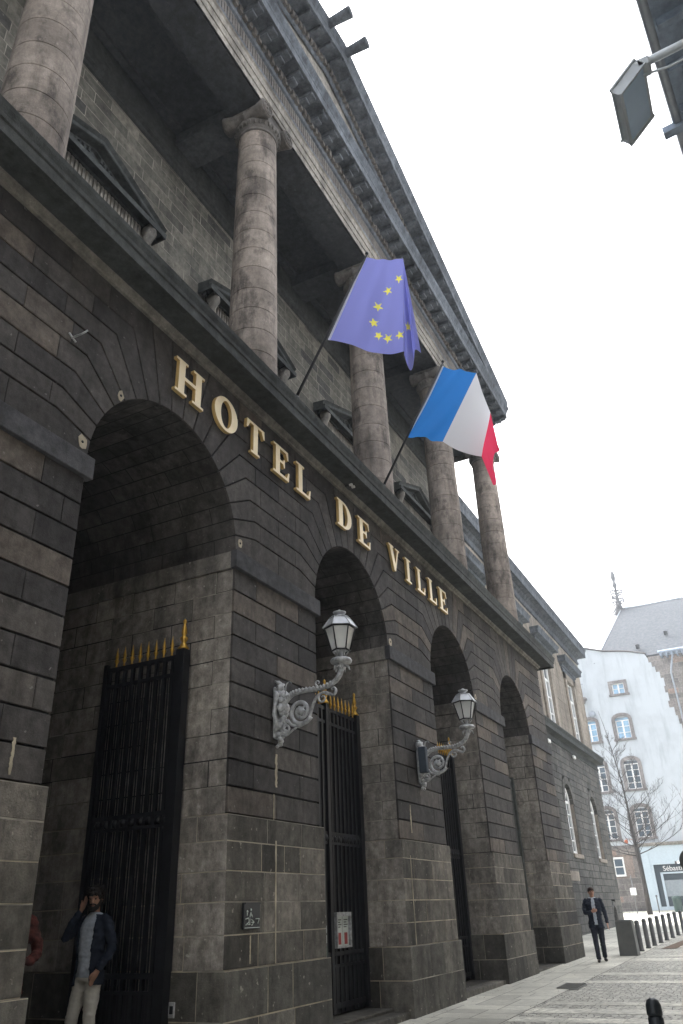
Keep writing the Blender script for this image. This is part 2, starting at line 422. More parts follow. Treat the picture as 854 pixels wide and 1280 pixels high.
# raised dark floor inside the arches
mb = MB()
for k in range(5):
    c = 1.56 + 5.43 * k; mb.cbox(c - 1.7, c + 1.7, .28, 4.6, gz(c) - .1, .27, .015)
    mb.cbox(c - 1.46, c + 1.46, -.02, .28, gz(c) - .1, min(.27, gz(c) + .12), .015)
struct('porch_floor', mb, 'plinth')

# ------------------------------------------------------------------ town hall
HALL = thing('town_hall', 'dark stone town hall with arcade, tall columns and pediment', 'town hall', (12.42, 2.5, 0))
CX = [1.56 + 5.43 * k for k in range(5)]
RA = 1.515; ZS = 6.5; TOP = 9.19
XE0, XE1 = -2.4, 27.25
PIERS = [(XE0, CX[0] - RA)] + [(CX[k] + RA, CX[k + 1] - RA) for k in range(4)] + [(CX[4] + RA, XE1)]
def joints(u0, u1, w, ph=0.0):
    out = [u0]; u = u0 + w * (.35 + ph)
    while u < u1 - .18:
        out.append(u); u += w * RND.uniform(.85, 1.15)
    out.append(u1); return out
DEPTH = 4.5
for pi, (xl, xr) in enumerate(PIERS):
    mb = MB()
    # rusticated part
    zt = 6.22; z = zt; row = 0; w = xr - xl
    while z > 2.88:
        zb = z - .335 if z - .335 > 2.95 else 2.87
        u = [xl, xl + .24 * w, xl + .76 * w, xr] if row % 2 == 0 else [xl, xl + .49 * w, xr]
        if row % 3 == 1: u = [xl, xl + .47 * w, xl + .9 * w, xr] if row % 2 else u
        for i in range(len(u) - 1):
            rect_block(mb, u[i], u[i + 1], zb, z, FX(0), l=0 if i == 0 else .004, r=0 if i == len(u) - 2 else .004, b=.013, t=.013 if row else .0, g=.035, m=0, mg=1)
        z = zb; row += 1
    # jambs
    for side in (0, 1):
        if (pi == 0 and side == 0) : continue
        z = zt; row = 0
        while z > 2.88:
            zb = z - .335 if z - .335 > 2.95 else 2.87
            js = joints(.036, DEPTH, .82, .5 * (row % 2))
            for a, b in zip(js, js[1:]):
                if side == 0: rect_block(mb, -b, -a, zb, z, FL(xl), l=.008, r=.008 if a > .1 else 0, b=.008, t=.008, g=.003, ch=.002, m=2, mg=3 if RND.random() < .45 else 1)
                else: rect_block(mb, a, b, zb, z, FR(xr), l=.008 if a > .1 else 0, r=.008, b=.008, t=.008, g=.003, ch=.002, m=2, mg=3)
            z = zb; row += 1
    # base courses
    for (za, zb_, pr, mi) in [(2.55, 2.86, .05, 4), (2.21, 2.55, .05, 4), (1.87, 2.21, .05, 4), (1.52, 1.87, .05, 4), (1.16, 1.52, .05, 4), (.66, 1.16, .10, 5), (-.15, .66, .10, 5)]:
        ex = .05 if pr < .09 else .09
        a0, a1 = xl - ex, xr + ex
        n = RND.choice([1, 2, 2, 3]) if mi == 4 else RND.choice([2, 3])
        u = [a0] + sorted(a0 + (a1 - a0) * ((i + 1) / (n + 1) + RND.uniform(-.08, .08)) for i in range(n)) + [a1]
        gm = 3 if RND.random() < .55 else 6
        for i in range(len(u) - 1):
            rect_block(mb, u[i], u[i + 1], za, zb_, FX(-pr), l=0 if i == 0 else .008, r=0 if i == len(u) - 2 else .008, b=.008, t=.008, g=.004, ch=.003, top=RND.uniform(-.003, .001), m=mi, mg=gm)
        js = joints(-pr + .006, DEPTH, .95, .4 * RND.random())
        for a, b in zip(js, js[1:]):
            k = dict(b=.008, t=.008, g=.004, ch=.003, m=(7 if mi == 4 else 5), mg=3 if RND.random() < .5 else 6)
            rect_block(mb, -b, -a, za, zb_, FL(xl - ex), l=.005, r=.005 if a > .1 else 0, **k)
            rect_block(mb, a, b, za, zb_, FR(xr + ex), l=.005 if a > .1 else 0, r=.005, **k)
        mb.add([(a0, -pr + .004, zb_), (a1, -pr + .004, zb_), (a1, DEPTH, zb_), (a0, DEPTH, zb_)], [(0, 1, 2, 3)], mi)
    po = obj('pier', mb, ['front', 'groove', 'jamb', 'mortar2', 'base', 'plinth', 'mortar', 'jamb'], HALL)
    ib = MB(); ib.cbox(xl - .05, xr + .08, -.06, .05, 6.22, 6.5, .008)
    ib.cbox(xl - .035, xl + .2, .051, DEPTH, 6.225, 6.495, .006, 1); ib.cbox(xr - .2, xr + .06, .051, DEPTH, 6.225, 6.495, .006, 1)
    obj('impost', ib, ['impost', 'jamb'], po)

# arcade wall with stepped voussoirs
mb = MB(); fr = FX(0)
ZL = [6.5, 6.885, 7.19, 7.51, 7.85, 8.18, 8.50, 8.82]
PHI = [math.radians(180 / 19 * k) for k in range(10)]
def Bx(k): return 2.04 if k == 1 else (ZL[k] - ZS) / math.tan(PHI[k])
def I(k): return (RA * math.cos(PHI[k]), ZS + RA * math.sin(PHI[k]))
def Tx(k): return (TOP - ZS) / math.tan(PHI[k])
H, W0 = .0125, .004
def arc(k0, k1):  # points strictly between joint k1 and k0 going back down
    a0, a1 = PHI[k0], PHI[k1]
    return [(RA * math.cos(a1 + (a0 - a1) * i / 4), ZS + RA * math.sin(a1 + (a0 - a1) * i / 4)) for i in (1, 2, 3)]
def put(cx, pts, ds, mirror):
    if mirror:
        n = len(pts); q = [(cx - p[0], p[1]) for p in reversed(pts)]
        d = [ds[(n - 2 - i) % n] for i in range(n)]
        block(mb, q, d, fr, g=.035, m=0, mg=1)
    else: block(mb, [(cx + p[0], p[1]) for p in pts], ds, fr, g=.035, m=0, mg=1)
XT = {1: 2.715, 2: 2.165, 3: 2.715, 4: 2.165, 5: 2.0, 6: 2.165, 7: 1.75, 8: 1.5}
for ci, cx in enumerate(CX):
    for mir in (0, 1):
        put(cx, [I(0), (XT[1], ZS), (XT[1], ZL[1]), (Bx(1), ZL[1]), I(1)] + arc(0, 1), [0, W0, H, H, 0, 0, 0, 0], mir)
        for k in range(2, 8):
            put(cx, [I(k - 1), (Bx(k - 1), ZL[k - 1]), (XT[k], ZL[k - 1]), (XT[k], ZL[k]), (Bx(k), ZL[k]), I(k)] + arc(k - 1, k), [H, H, W0, H, H, 0, 0, 0, 0], mir)
        put(cx, [I(7), (Bx(7), ZL[7]), (XT[8], ZL[7]), (XT[8], TOP), (Tx(8), TOP), I(8)] + arc(7, 8), [H, H, W0, 0, H, 0, 0, 0, 0], mir)
        put(cx, [I(8), (Tx(8), TOP), (Tx(9), TOP), I(9)] + arc(8, 9), [H, 0, H, 0, 0, 0, 0], mir)
        sg = -1 if mir else 1
        def rb(a, b, z0, z1, t=H):
            a, b = sorted((cx + sg * a, cx + sg * b)); rect_block(mb, a, b, z0, z1, fr, l=W0, r=W0, b=H, t=t, g=.035, m=0, mg=1)
        rb(2.0, 2.715, ZL[4], ZL[5]); rb(1.75, 2.715, ZL[6], ZL[7]); rb(1.5, 2.165, ZL[7], TOP, 0)
    kp = [I(9), (Tx(9), TOP), (-Tx(9), TOP), (-I(9)[0], I(9)[1])]
    a0, a1 = PHI[9], PI - PHI[9]
    kp += [(RA * math.cos(a1 + (a0 - a1) * i / 3), ZS + RA * math.sin(a1 + (a0 - a1) * i / 3)) for i in (1, 2)]
    block(mb, [(cx + p[0], p[1]) for p in kp], [H, 0, H, 0, 0, 0], fr, g=.035, m=0, mg=1)
for i in range(6):
    xm = CX[0] - 2.715 + 5.43 * i
    for k in (2, 4, 6, 8):
        z0 = ZL[k - 1]; z1 = ZL[k] if k < 8 else TOP
        rect_block(mb, xm - .55, xm + .55, z0, z1, fr, b=H, t=H if k < 8 else 0, g=.035, m=0, mg=1)
for sx, ex in ((XE0, CX[0] - 2.715), (CX[4] + 2.715, XE1)):
    for k in range(1, 9):
        z0 = ZL[k - 1]; z1 = ZL[k] if k < 8 else TOP
        a, b = (sx, ex - (.55 if k % 2 == 0 else 0)) if sx == XE0 else (sx + (.55 if k % 2 == 0 else 0), ex)
        rect_block(mb, a, b, z0, z1, fr, b=H, t=H, g=.035, m=0, mg=1)
# side walls of the arcade block
for X, f in ((XE1, FR),):
    z = 6.22
    for z0 in [2.87 + .335 * i for i in range(19)]:
        z1 = min(z0 + .335, TOP)
        if z0 < 6.2: continue
        for a, b in zip(*(lambda j: (j, j[1:]))(joints(.036, 2.6, .9, .5 * RND.random()))):
            rect_block(mb, a, b, z0, z1, f(X), b=.012, t=.012, g=.02, m=0, mg=1)
WALL = obj('arcade_wall', mb, ['front', 'groove'], HALL)
# back shell (keeps light out of the hollow masonry)
mb = MB(); mb.box(XE0 + .05, XE1 - .05, 4.5, 4.7, -.1, 9.4); mb.box(XE0 + .05, XE1 - .05, .3, 4.6, 8.6, 9.5)
obj('porch_back_wall', mb, 'vault', HALL)
for ci, cx in enumerate(CX):
    mb = MB()
    for j in range(19):
        a0, a1 = PI * j / 19, PI * (j + 1) / 19
        ys = joints(.036, DEPTH, 1.0, .5 * (j % 2))
        for y0, y1 in zip(ys, ys[1:]):
            def gp(a, y, r): return (cx + r * math.cos(a), y, ZS + r * math.sin(a))
            for (i0, i1, r, m_) in ((a0, a1, RA + .006, 1), (a0 + .005, a1 - .005, RA, 0)):
                q0, q1 = (y0, y1) if m_ else (y0 + (.006 if y0 > .1 else 0), y1 - .006)
                vs = []; 
                for i in range(5):
                    a = i0 + (i1 - i0) * i / 4; vs += [gp(a, q0, r), gp(a, q1, r)]
                mb.add(vs, [(2 * i, 2 * i + 1, 2 * i + 3, 2 * i + 2) for i in range(4)], m_)
    obj('vault', mb, ['vault', 'groove'], HALL)

# cornice over the arcade
mb = MB()
prof = [(0, 9.19), (.045, 9.19), (.05, 9.225), (.09, 9.25), (.11, 9.30), (.42, 9.32), (.42, 9.27), (.50, 9.27), (.505, 9.42), (.525, 9.44), (.53, 9.50), (.56, 9.58), (.57, 9.64), (.02, 9.69), (-.3, 9.70)]
mb.sweep(prof, [(XE0, 4.6), (XE0, 0), (XE1, 0), (XE1, 2.6)], 0, lambda i: 1 if i in (0, 1, 2, 3) else 0)
obj('cornice', mb, ['cornice', 'cornice_pale'], HALL)
mb = MB(); mb.box(XE0 - .2, XE1 + .2, -.3, 4.7, 9.6, 9.702)
obj('terrace', mb, 'cornice', HALL)

# columns
COLX = [CX[0] - 2.715 + 5.43 * i for i in range(6)]
CY = .6
def colr(z): t = (z - 9.95) / 7.3; return .478 - .052 * t ** 1.5
first = None
for ci, cx in enumerate(COLX):
    mb = MB(); z = 9.95; hs = []
    while z < 17.2:
        h = RND.uniform(.48, .58); z1 = z + h
        if z1 > 17.0: z1 = 17.26
        ph = RND.random()
        mb.lathe((cx, CY, 0), [(colr(z) - .02, z - .006), (colr(z) - .02, z + .006)], 40, 1, False, 'z', ph); mb.lathe((cx, CY, 0), [(colr(z) - .018, z + .004), (colr(z) - .004, z + .005), (colr(z), z + .010), (colr(z) , z + .02), (colr(z1), z1 - .02), (colr(z1), z1 - .010), (colr(z1) - .004, z1 - .005), (colr(z1) - .018, z1 - .004)], 40, 0, True, 'z', ph)
        z = z1
    sh = obj('column_shaft', mb, ['column', 'groove'], HALL)
    mb = MB()
    mb.lathe((cx, CY, 0), [(.62, 9.70), (.64, 9.76), (.62, 9.81), (.56, 9.83), (.55, 9.86), (.58, 9.89), (.55, 9.93), (.49, 9.96)], 32)
    obj('column_base', mb, 'column', sh)
    cb = MB()
    cb.lathe((cx, CY, 0), [(.43, 17.25), (.455, 17.26), (.455, 17.30), (.435, 17.31), (.44, 17.36), (.50, 17.45), (.52, 17.54), (.50, 17.58)], 40)
    for k in range(28):   # egg moulding
        t = 2 * PI * k / 28; c = V((cx + .495 * math.cos(t), CY + .495 * math.sin(t), 17.47))
        cb.lathe(c, [(.01, -.07), (.033, -.03), (.038, .02), (.02, .06)], 6)
    cb.cbox(cx - .46, cx + .46, CY - .45, CY + .45, 17.58, 17.86, .01)
    cb.cbox(cx - .50, cx + .50, CY - .46, CY + .46, 17.87, 17.95, .02)
    for s in (-1, 1):
        c = V((cx + s * .455, CY, 17.68))
        cb.lathe(c, [(.205, -.54), (.215, -.51), (.18, -.38), (.13, -.16), (.14, -.03), (.16, -.02), (.16, .02), (.14, .03), (.13, .16), (.18, .38), (.215, .51), (.205, .54)], 20, 0, True, 'y')
        for f in (-1, 1):
            pts = []; 
            for i in range(44):
                a = i / 43 * 2 * PI * 2.4; r = .185 * (1 - i / 43) ** .8 + .02
                pts.append((c.x - s * r * math.sin(a + .2), CY + f * .548, c.z + r * math.cos(a + .2)))
            cb.tube(pts, [.021 - .012 * i / 43 for i in range(44)], 6)
            cb.lathe((c.x, CY + f * .55, c.z), [(.03, -.02), (.03, .02)], 10, 0, True, 'y')
    for f in (-1, 1): cb.cbox(cx - .44, cx + .44, CY + f * .5 - .02, CY + f * .5 + .02, 17.80, 17.865, .006)
    obj('column_capital', cb, 'capital', sh)

# portico rear wall
mb = MB()
OPW = [(c - .85, c + .85, 9.6, 13.6) for c in CX]
z = 9.7; row = 0
while z < 17.3:
    z1 = min(z + .315, 17.34)
    segs = joints(XE0, XE1, .88, .5 * (row % 2)); 
    for a, b in zip(segs, segs[1:]):
        parts = [(a, b)]
        for (o0, o1, zb, zt) in OPW:
            if z1 <= zt:
                nn = []
                for p, q in parts:
                    if q <= o0 or p >= o1: nn.append((p, q))
                    else:
                        if p < o0 - .03: nn.append((p, o0))
                        if q > o1 + .03: nn.append((o1, q))
                parts = nn
        for p, q in parts: rect_block(mb, p, q, z, z1, FX(2.7), l=.009, r=.009, b=.009, t=.009, g=.003, ch=.002, m=0, mg=1)
    z = z1; row += 1
mb.box(XE0, XE1, 2.72, 3.0, 17.3, 18.7, 2)
PW = obj('portico_wall', mb, ['portico', 'mortar2', 'ceiling'], HALL)
mb = MB(); mb.sweep([(0, 17.34), (.05, 17.36), (.06, 17.42), (.02, 17.43), (.02, 17.52), (.09, 17.56), (.10, 17.62), (0, 17.64), (0, 18.6)], [(XE0, 2.70), (XE1, 2.70)], 0)
obj('wall_moulding', mb, 'cornice', PW)
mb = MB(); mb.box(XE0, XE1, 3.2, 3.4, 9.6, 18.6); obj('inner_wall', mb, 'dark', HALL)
for c in CX:
    mb = MB(); y0 = 2.7
    for s in (-1, 1): mb.cbox(c + s * .98 - .14, c + s * .98 + .14, y0 - .06, y0 + .35, 9.7, 13.75, .01)
    mb.cbox(c - 1.12, c + 1.12, y0 - .06, y0 + .35, 13.6, 13.8, .01)
    w = obj('portico_window', mb, 'cornice_pale', HALL)
    pb = MB()
    pb.box(c - 1.46, c + 1.46, y0 - .08, y0 + .02, 14.05, 14.56)
    for i in range(29): pb.box(c - 1.40 + i * .098, c - 1.40 + i * .098 + .055, y0 - .12, y0 - .08, 14.12, 14.52)
    obj('fluted_frieze', pb, 'entab', w)
    pb = MB()
    pb.sweep([(0, 14.56), (.10, 14.57), (.12, 14.61), (.34, 14.62), (.345, 14.47), (.37, 14.47), (.375, 14.60), (0, 14.66)], [(c - 1.54, y0), (c - 1.54, y0 - .01), (c + 1.54, y0 - .01), (c + 1.54, y0)])
    pb.prism([(-1.6, 14.62), (1.6, 14.62), (0, 15.27)], (V((c, y0, 0)), V((1, 0, 0)), V((0, 0, 1)), V((0, -1, 0))), 0, .06)
    for s in (-1, 1):
        pr = [(.02, 0), (.12, .02), (.12, .08), (.28, .10), (.30, .12), (.30, .22), (.36, .30), (0, .34)]
        A = [(c + s * 1.92, y0 - o_ * 1.06, 14.50 + z_ * .78) for o_, z_ in pr]; B = [(c, y0 - o_ * 1.06, 15.20 + z_ * .78) for o_, z_ in pr]
        n = len(pr); pb.add(A + B, [(i, i + 1, n + i + 1, n + i) for i in range(n - 1)] + [tuple(range(n)), (0, n, 2 * n - 1, n - 1)])
        for i in range(15):
            t = (i + .5) / 16; X = c + s * 1.8 * (1 - t); Z = 14.55 + .66 * t
            pb.box(X - .025, X + .025, y0 - .13, y0 - .06, Z - .10, Z + .02, 0)
    obj('window_pediment', pb, 'cornice', w)
    for s in (-1, 1):
        pb = MB(); X = c + s * 1.58
        pts = [(X, y0 - .26, 14.56), (X, y0 - .25, 14.4), (X, y0 - .14, 14.15), (X, y0 - .10, 13.95), (X, y0 - .14, 13.85)]
        pb.tube(pts, [.11, .12, .10, .09, .08], 10); pb.lathe((X - .11, y0 - .2, 14.42), [(.12, 0), (.13, .11), (.12, .22)], 14, 0, True, 'x')
        obj('console', pb, 'cornice_pale', w)
    pb = MB(); pb.box(c - .85, c + .85, y0 + .25, y0 + .28, 9.7, 13.6, 0)
    for xx in (-.85, -.03, .79): pb.box(c + xx, c + xx + .06, y0 + .2, y0 + .25, 9.7, 13.6, 1)
    for zz in (10.5, 11.3, 12.1, 12.9): pb.box(c - .79, c - .03, y0 + .21, y0 + .245, zz, zz + .04, 1); pb.box(c + .03, c + .79, y0 + .21, y0 + .245, zz, zz + .04, 1)
    obj('window_sash', pb, ['pane', 'white'], w)

# entablature
EX0, EX1, EY = COLX[0] - .43, COLX[5] + .43, .17
path = [(EX0, 2.7), (EX0, EY), (EX1, EY), (EX1, 2.7)]
mb = MB()
pf = [(0, 17.96), (0, 18.16), (.025, 18.165), (.025, 18.40), (.05, 18.405), (.05, 18.62), (.09, 18.66), (.10, 18.72), (.02, 18.80), (.02, 19.34)]
mb.sweep(pf, path, 0, lambda i: 1 if i >= 6 else 0)
mb.box(EX0 + .001, EX1 - .001, EY + .05, 1.03, 17.955, 19.3, 2)
ENT = obj('entablature', mb, ['entab', 'entabdark', 'ceiling'], HALL)
mb = MB()
n = int((EX1 - EX0) / .1)
for i in range(n):
    x = EX0 + .03 + i * .1; mb.box(x, x + .06, EY - .045, EY - .018, 18.86, 19.28)
obj('fluted_band', mb, 'capital', ENT)['kind'] = 'stuff'
mb = MB()
for i in range(20):
    y = .2 + .1 * i; mb.box(EX1 + .018, EX1 + .045, y, y + .06, 18.86, 19.28)
# beams and ceiling
mb = MB()
for cx in COLX: mb.cbox(cx - .40, cx + .40, 1.04, 2.71, 18.22, 18.62, .01)
mb.box(EX0, EX1, 1.02, 2.9, 18.55, 18.75)
for c in CX:
    mb.box(c - 2.2, c + 2.2, 1.15, 1.3, 18.42, 18.56); mb.box(c - 2.2, c + 2.2, 2.45, 2.6, 18.42, 18.56)
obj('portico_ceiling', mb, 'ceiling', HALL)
def main_cornice(dz=0):
    return [(.02, 19.34 + dz), (.07, 19.37 + dz), (.09, 19.44 + dz), (.09, 19.70 + dz), (.13, 19.72 + dz), (.14, 19.79 + dz), (.54, 19.79 + dz), (.54, 19.73 + dz), (.60, 19.73 + dz), (.605, 19.98 + dz), (.62, 20.0 + dz), (.63, 20.05 + dz), (.69, 20.18 + dz), (.71, 20.26 + dz), (.02, 20.33 + dz)]
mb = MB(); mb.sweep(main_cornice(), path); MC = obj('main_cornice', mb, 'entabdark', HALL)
mb = MB(); md = MB()
n = int((EX1 - EX0 + .2) / .19)
for i in range(n):
    x = EX0 - .08 + i * .19; mb.box(x, x + .115, EY - .17, EY - .085, 19.47, 19.68)
n = int((EX1 - EX0 + .8) / .6)
for i in range(n + 1):
    x = EX0 - .42 + i * .6
    if i == 0:
        md.cbox(x, x + .24, EY - .53, EY - .13, 19.66, 19.795, .008); md.cbox(x + .01, x + .23, EY - .36, EY - .13, 19.581, 19.661, .01)
        MD0 = obj('modillion', md, 'entabdark', MC)
    else: dup(MD0, MC, (i * .6, 0, 0))
for i in range(12): mb.box(EX1 + .085, EX1 + .17, .3 + i * .19, .3 + i * .19 + .115, 19.47, 19.68)
obj('dentil_course', mb, 'capital', MC)['kind'] = 'stuff'
# pediment
AX = (EX0 + EX1) / 2; SL = .25; X1 = EX1 + .71; X0 = EX0 - .71
def zr(x): return SL * ((X1 - x) if x > AX else (x - X0))
mb = MB()
mb.add([(X0 + .6, EY + .02, 20.2), (X1 - .6, EY + .02, 20.2), (AX, EY + .02, 20.2 + zr(AX) + .5)], [(0, 1, 2)], 0)
obj('tympanum', mb, 'entab', HALL)
mb = MB(); pr = main_cornice(.28)
for xe in (X1, X0):
    A = [(xe, EY - o_, z_) for o_, z_ in pr]; B = [(AX, EY - o_, z_ + zr(AX)) for o_, z_ in pr]
    A += [(xe, EY + 7, pr[-1][1])]; B += [(AX, EY + 7, pr[-1][1] + zr(AX))]
    n = len(A); mb.add(A + B, [(i, i + 1, n + i + 1, n + i) for i in range(n - 1)] + [tuple(range(n))])
    mb.add([(xe, EY, 20.2), (xe, EY - .5, 20.2), (xe, EY - .66, 20.5), (xe, EY, 20.5)], [(0, 1, 2, 3)])
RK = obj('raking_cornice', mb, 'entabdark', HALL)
mb = MB(); md = MB()
i = 0; x = X1 - .8
while x > X0 + .8:
    z = zr(x) + .28
    mb.box(x, x + .115, EY - .17, EY - .085, 19.47 + z, 19.68 + z)
    if i % 3 == 0:
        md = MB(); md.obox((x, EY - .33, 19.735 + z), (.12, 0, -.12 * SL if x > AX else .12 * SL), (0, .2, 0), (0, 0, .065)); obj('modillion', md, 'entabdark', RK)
    x -= .2; i += 1
obj('dentil_course', mb, 'capital', RK)['kind'] = 'stuff'
for x in (12.62, 11.55, 10.45):
    mb = MB(); z = 20.45 + zr(x)
    mb.lathe((x, -.4, z), [(.13, .2), (.14, -.2), (.17, -.75), (.15, -.76), (.10, -.70)], 14, 0, True, 'y')
    obj('water_spout', mb, 'entabdark', RK)

# pale patches, filled chases, hook on the masonry
for (x, z, r) in ((5.37, 6.66, .085), (5.88, 7.64, .07), (8.61, 6.66, .07), (14.08, 6.62, .08), (19.5, 6.6, .08)):
    pts = [(x + r * RND.uniform(.6, 1.0) * math.cos(2 * PI * k / 9), z + r * 1.25 * RND.uniform(.7, 1.1) * math.sin(2 * PI * k / 9)) for k in range(9)]
    mb = MB(); mb.prism(pts, FX(0), 0, .006); mb.lathe((x, -.01, z), [(.018, 0), (.018, .004)], 8, 1, True, 'y')
    obj('mortar_patch', mb, ['mortar', 'dark'], WALL)
for (x, w, z0, z1, y) in ((9.58, .018, .6, 2.6, -.05), (9.66, .035, 3.3, 3.75, 0), (14.23, .015, .5, 2.6, -.05), (14.5, .028, 3.0, 3.5, 0), (5.08, .022, 2.92, 3.25, 0), (9.60, .012, 2.62, 3.2, 0), (11.9 - 2.9, .012, 1.2, 1.5, -.05)):
    n = 14; L = [(x - w * RND.uniform(.3, 1), z0 + (z1 - z0) * i / n) for i in range(n + 1)]; Rr = [(x + w * RND.uniform(.5, 1), z0 + (z1 - z0) * i / n) for i in range(n, -1, -1)]
    mb = MB(); mb.prism(L[::-1] + Rr[::-1], FX(y), 0, .006); obj('filled_chase', mb, 'mortar', WALL)
mb = MB(); mb.tube([(4.99, .01, 7.93), (4.99, -.16, 7.92), (5.02, -.22, 7.97)], .012, 6); mb.tube([(4.93, -.01, 7.96), (5.05, -.01, 7.90)], .012, 6)
obj('iron_hook', mb, 'lampmetal', WALL)

# ------------------------------------------------------------------ lettering
GL = {
 'H': [[(0, 0), (.40, 0), (.40, .07), (.31, .07), (.31, .46), (.69, .46), (.69, .07), (.60, .07), (.60, 0), (1, 0), (1, .07), (.90, .07), (.90, .93), (1, .93), (1, 1), (.60, 1), (.60, .93), (.69, .93), (.69, .56), (.31, .56), (.31, .93), (.40, .93), (.40, 1), (0, 1), (0, .93), (.10, .93), (.10, .07), (0, .07)]],
 'T': [[(.27, 0), (.73, 0), (.73, .07), (.62, .07), (.62, .92), (.82, .92), (.93, .72), (1, .72), (.97, 1), (.03, 1), (0, .72), (.07, .72), (.18, .92), (.38, .92), (.38, .07), (.27, .07)]],
 'E': [[(0, 0), (.96, 0), (1, .30), (.93, .30), (.83, .09), (.40, .09), (.40, .46), (.60, .46), (.64, .36), (.71, .36), (.71, .64), (.64, .64), (.60, .55), (.40, .55), (.40, .91), (.78, .91), (.87, .72), (.94, .72), (.91, 1), (0, 1), (0, .93), (.14, .93), (.14, .07), (0, .07)]],
 'L': [[(0, 0), (.95, 0), (1, .32), (.93, .32), (.82, .09), (.42, .09), (.42, .93), (.55, .93), (.55, 1), (0, 1), (0, .93), (.15, .93), (.15, .07), (0, .07)]],
 'V': [[(.42, 0), (.56, 0), (.90, .93), (1, .93), (1, 1), (.64, 1), (.64, .93), (.79, .93), (.57, .30), (.36, .93), (.46, .93), (.46, 1), (0, 1), (0, .93), (.10, .93)]],
 'I': [[(.1, 0), (.9, 0), (.9, .07), (.68, .07), (.68, .93), (.9, .93), (.9, 1), (.1, 1), (.1, .93), (.32, .93), (.32, .07), (.1, .07)]],
}
def ringshape(mb, outer, inner, fr, d0, d1):
    o, U, W, N = fr; n = len(outer); pt = lambda q, d: o + U * q[0] + W * q[1] + N * d
    b = len(mb.v)
    for ring, d in ((outer, d1), (inner, d1), (outer, d0), (inner, d0)): mb.v += [tuple(pt(q, d)) for q in ring]
    for i in range(n):
        j = (i + 1) % n
        for f, m in (((b + i, b + j, b + n + j, b + n + i), 0), ((b + 2 * n + i, b + 2 * n + j, b + j, b + i), 1), ((b + n + i, b + n + j, b + 3 * n + j, b + 3 * n + i), 1)):
            mb.f.append(list(f)); mb.m.append(m); mb.s.append(False)
SIGN = thing('facade_lettering', 'raised pale gold capital letters on the wall above the arches', 'sign', (12.3, -.05, 8.6))
LET = [('H', 6.79, 7.50), ('O', 7.72, 8.38), ('T', 8.58, 9.17), ('E', 9.40, 9.97), ('L', 10.16, 10.72), ('D', 11.72, 12.38), ('E', 12.62, 13.24), ('V', 14.15, 14.78), ('I', 15.02, 15.46), ('L', 15.72, 16.27), ('L', 16.47, 17.03), ('E', 17.18, 17.80)]
ZB, LH = 8.32, .58
for ch, xa, xb in LET:
    mb = MB(); w = xb - xa - .05
    frl = (V((xa, 0, ZB)), V((1, 0, 0)), V((0, 0, 1)), V((0, -1, 0)))
    d0, d1 = .025, .085
    if ch == 'O':
        ou = [(w / 2 + w / 2 * math.cos(2 * PI * k / 40), LH / 2 + (LH / 2 + .01) * math.sin(2 * PI * k / 40)) for k in range(40)]
        inn = [(w / 2 + w * .235 * math.cos(2 * PI * k / 40), LH / 2 + (LH / 2 - .045) * math.sin(2 * PI * k / 40)) for k in range(40)]
        ringshape(mb, ou, inn, frl, d0, d1)
    elif ch == 'D':
        def dsh(x0, xc, rx, z0, z1, n=20):
            zc = (z0 + z1) / 2; rz = (z1 - z0) / 2
            p = [(x0, z0)] + [(xc + rx * math.cos(a), zc + rz * math.sin(a)) for a in [-PI / 2 + PI * i / n for i in range(n + 1)]] + [(x0, z1)]
            return p
        ou = dsh(.10 * w, .42 * w, .57 * w, 0, LH); inn = dsh(.38 * w, .44 * w, .27 * w, .05, LH - .05)
        ringshape(mb, ou, inn, frl, d0, d1)
        for z0 in (0, LH - .04): mb.prism([(0, z0), (.1 * w - .001, z0), (.1 * w - .001, z0 + .04), (0, z0 + .04)], frl, d0, d1, 0, 1)
    else:
        for g in GL[ch]: mb.prism([(u * w, v * LH) for u, v in g], frl, d0, d1, 0, 1)
    obj('letter', mb, ['gold', 'goldedge'], SIGN)
# small paired lights on the cornice above the lettering
mb = MB(); mb.cbox(12.02, 12.22, -.2, -.11, 9.26, 9.38, .01, 1)
for x in (12.07, 12.17): mb.lathe((x, -.2, 9.30), [(.03, 0), (.035, -.06), (.02, -.065)], 10, 0, True, 'y')
t_ = tag(obj('spotlight_fitting', mb, ['white', 'iron']), 'small twin white spotlights fixed under the cornice above the lettering', 'spotlight')

# ------------------------------------------------------------------ flags
def flag(x, label, panels):
    t = thing('flagpole', label, 'flag', (x, -.3, 9.6))
    mb = MB(); a = V((x, -.32, 9.45)); b = V((x, -2.0, 12.36)); 
    if x > 12: b = V((x, -2.10, 12.36))
    mb.tube([a, b], [.028, .02], 10); mb.lathe(b, [(.02, 0), (.035, .02), (.03, .05), (.008, .08)], 10)
    mb.tube([a + V((.06, 0, .1)), b + V((.04, 0, -.02))], .006, 5)
    mb.cbox(x - .05, x + .05, -.52, -.2, 9.6, 9.75, .01)
    obj('pole', mb, 'iron', t); return t
def lerp(a, b, t): return a + (b - a) * t
EUF = flag(9.5, 'violet blue flag with a ring of yellow stars on a slanted pole', None)
A, B, C_, D = V((9.5, -1.97, 12.31)), V((9.6, -2.65, 12.03)), V((10.0, -2.36, 10.33)), V((9.5, -1.14, 10.73))
nrm = (B - A).cross(D - A).normalized()
if nrm.dot(V((-9.5, -4, -10))) < 0: nrm = -nrm
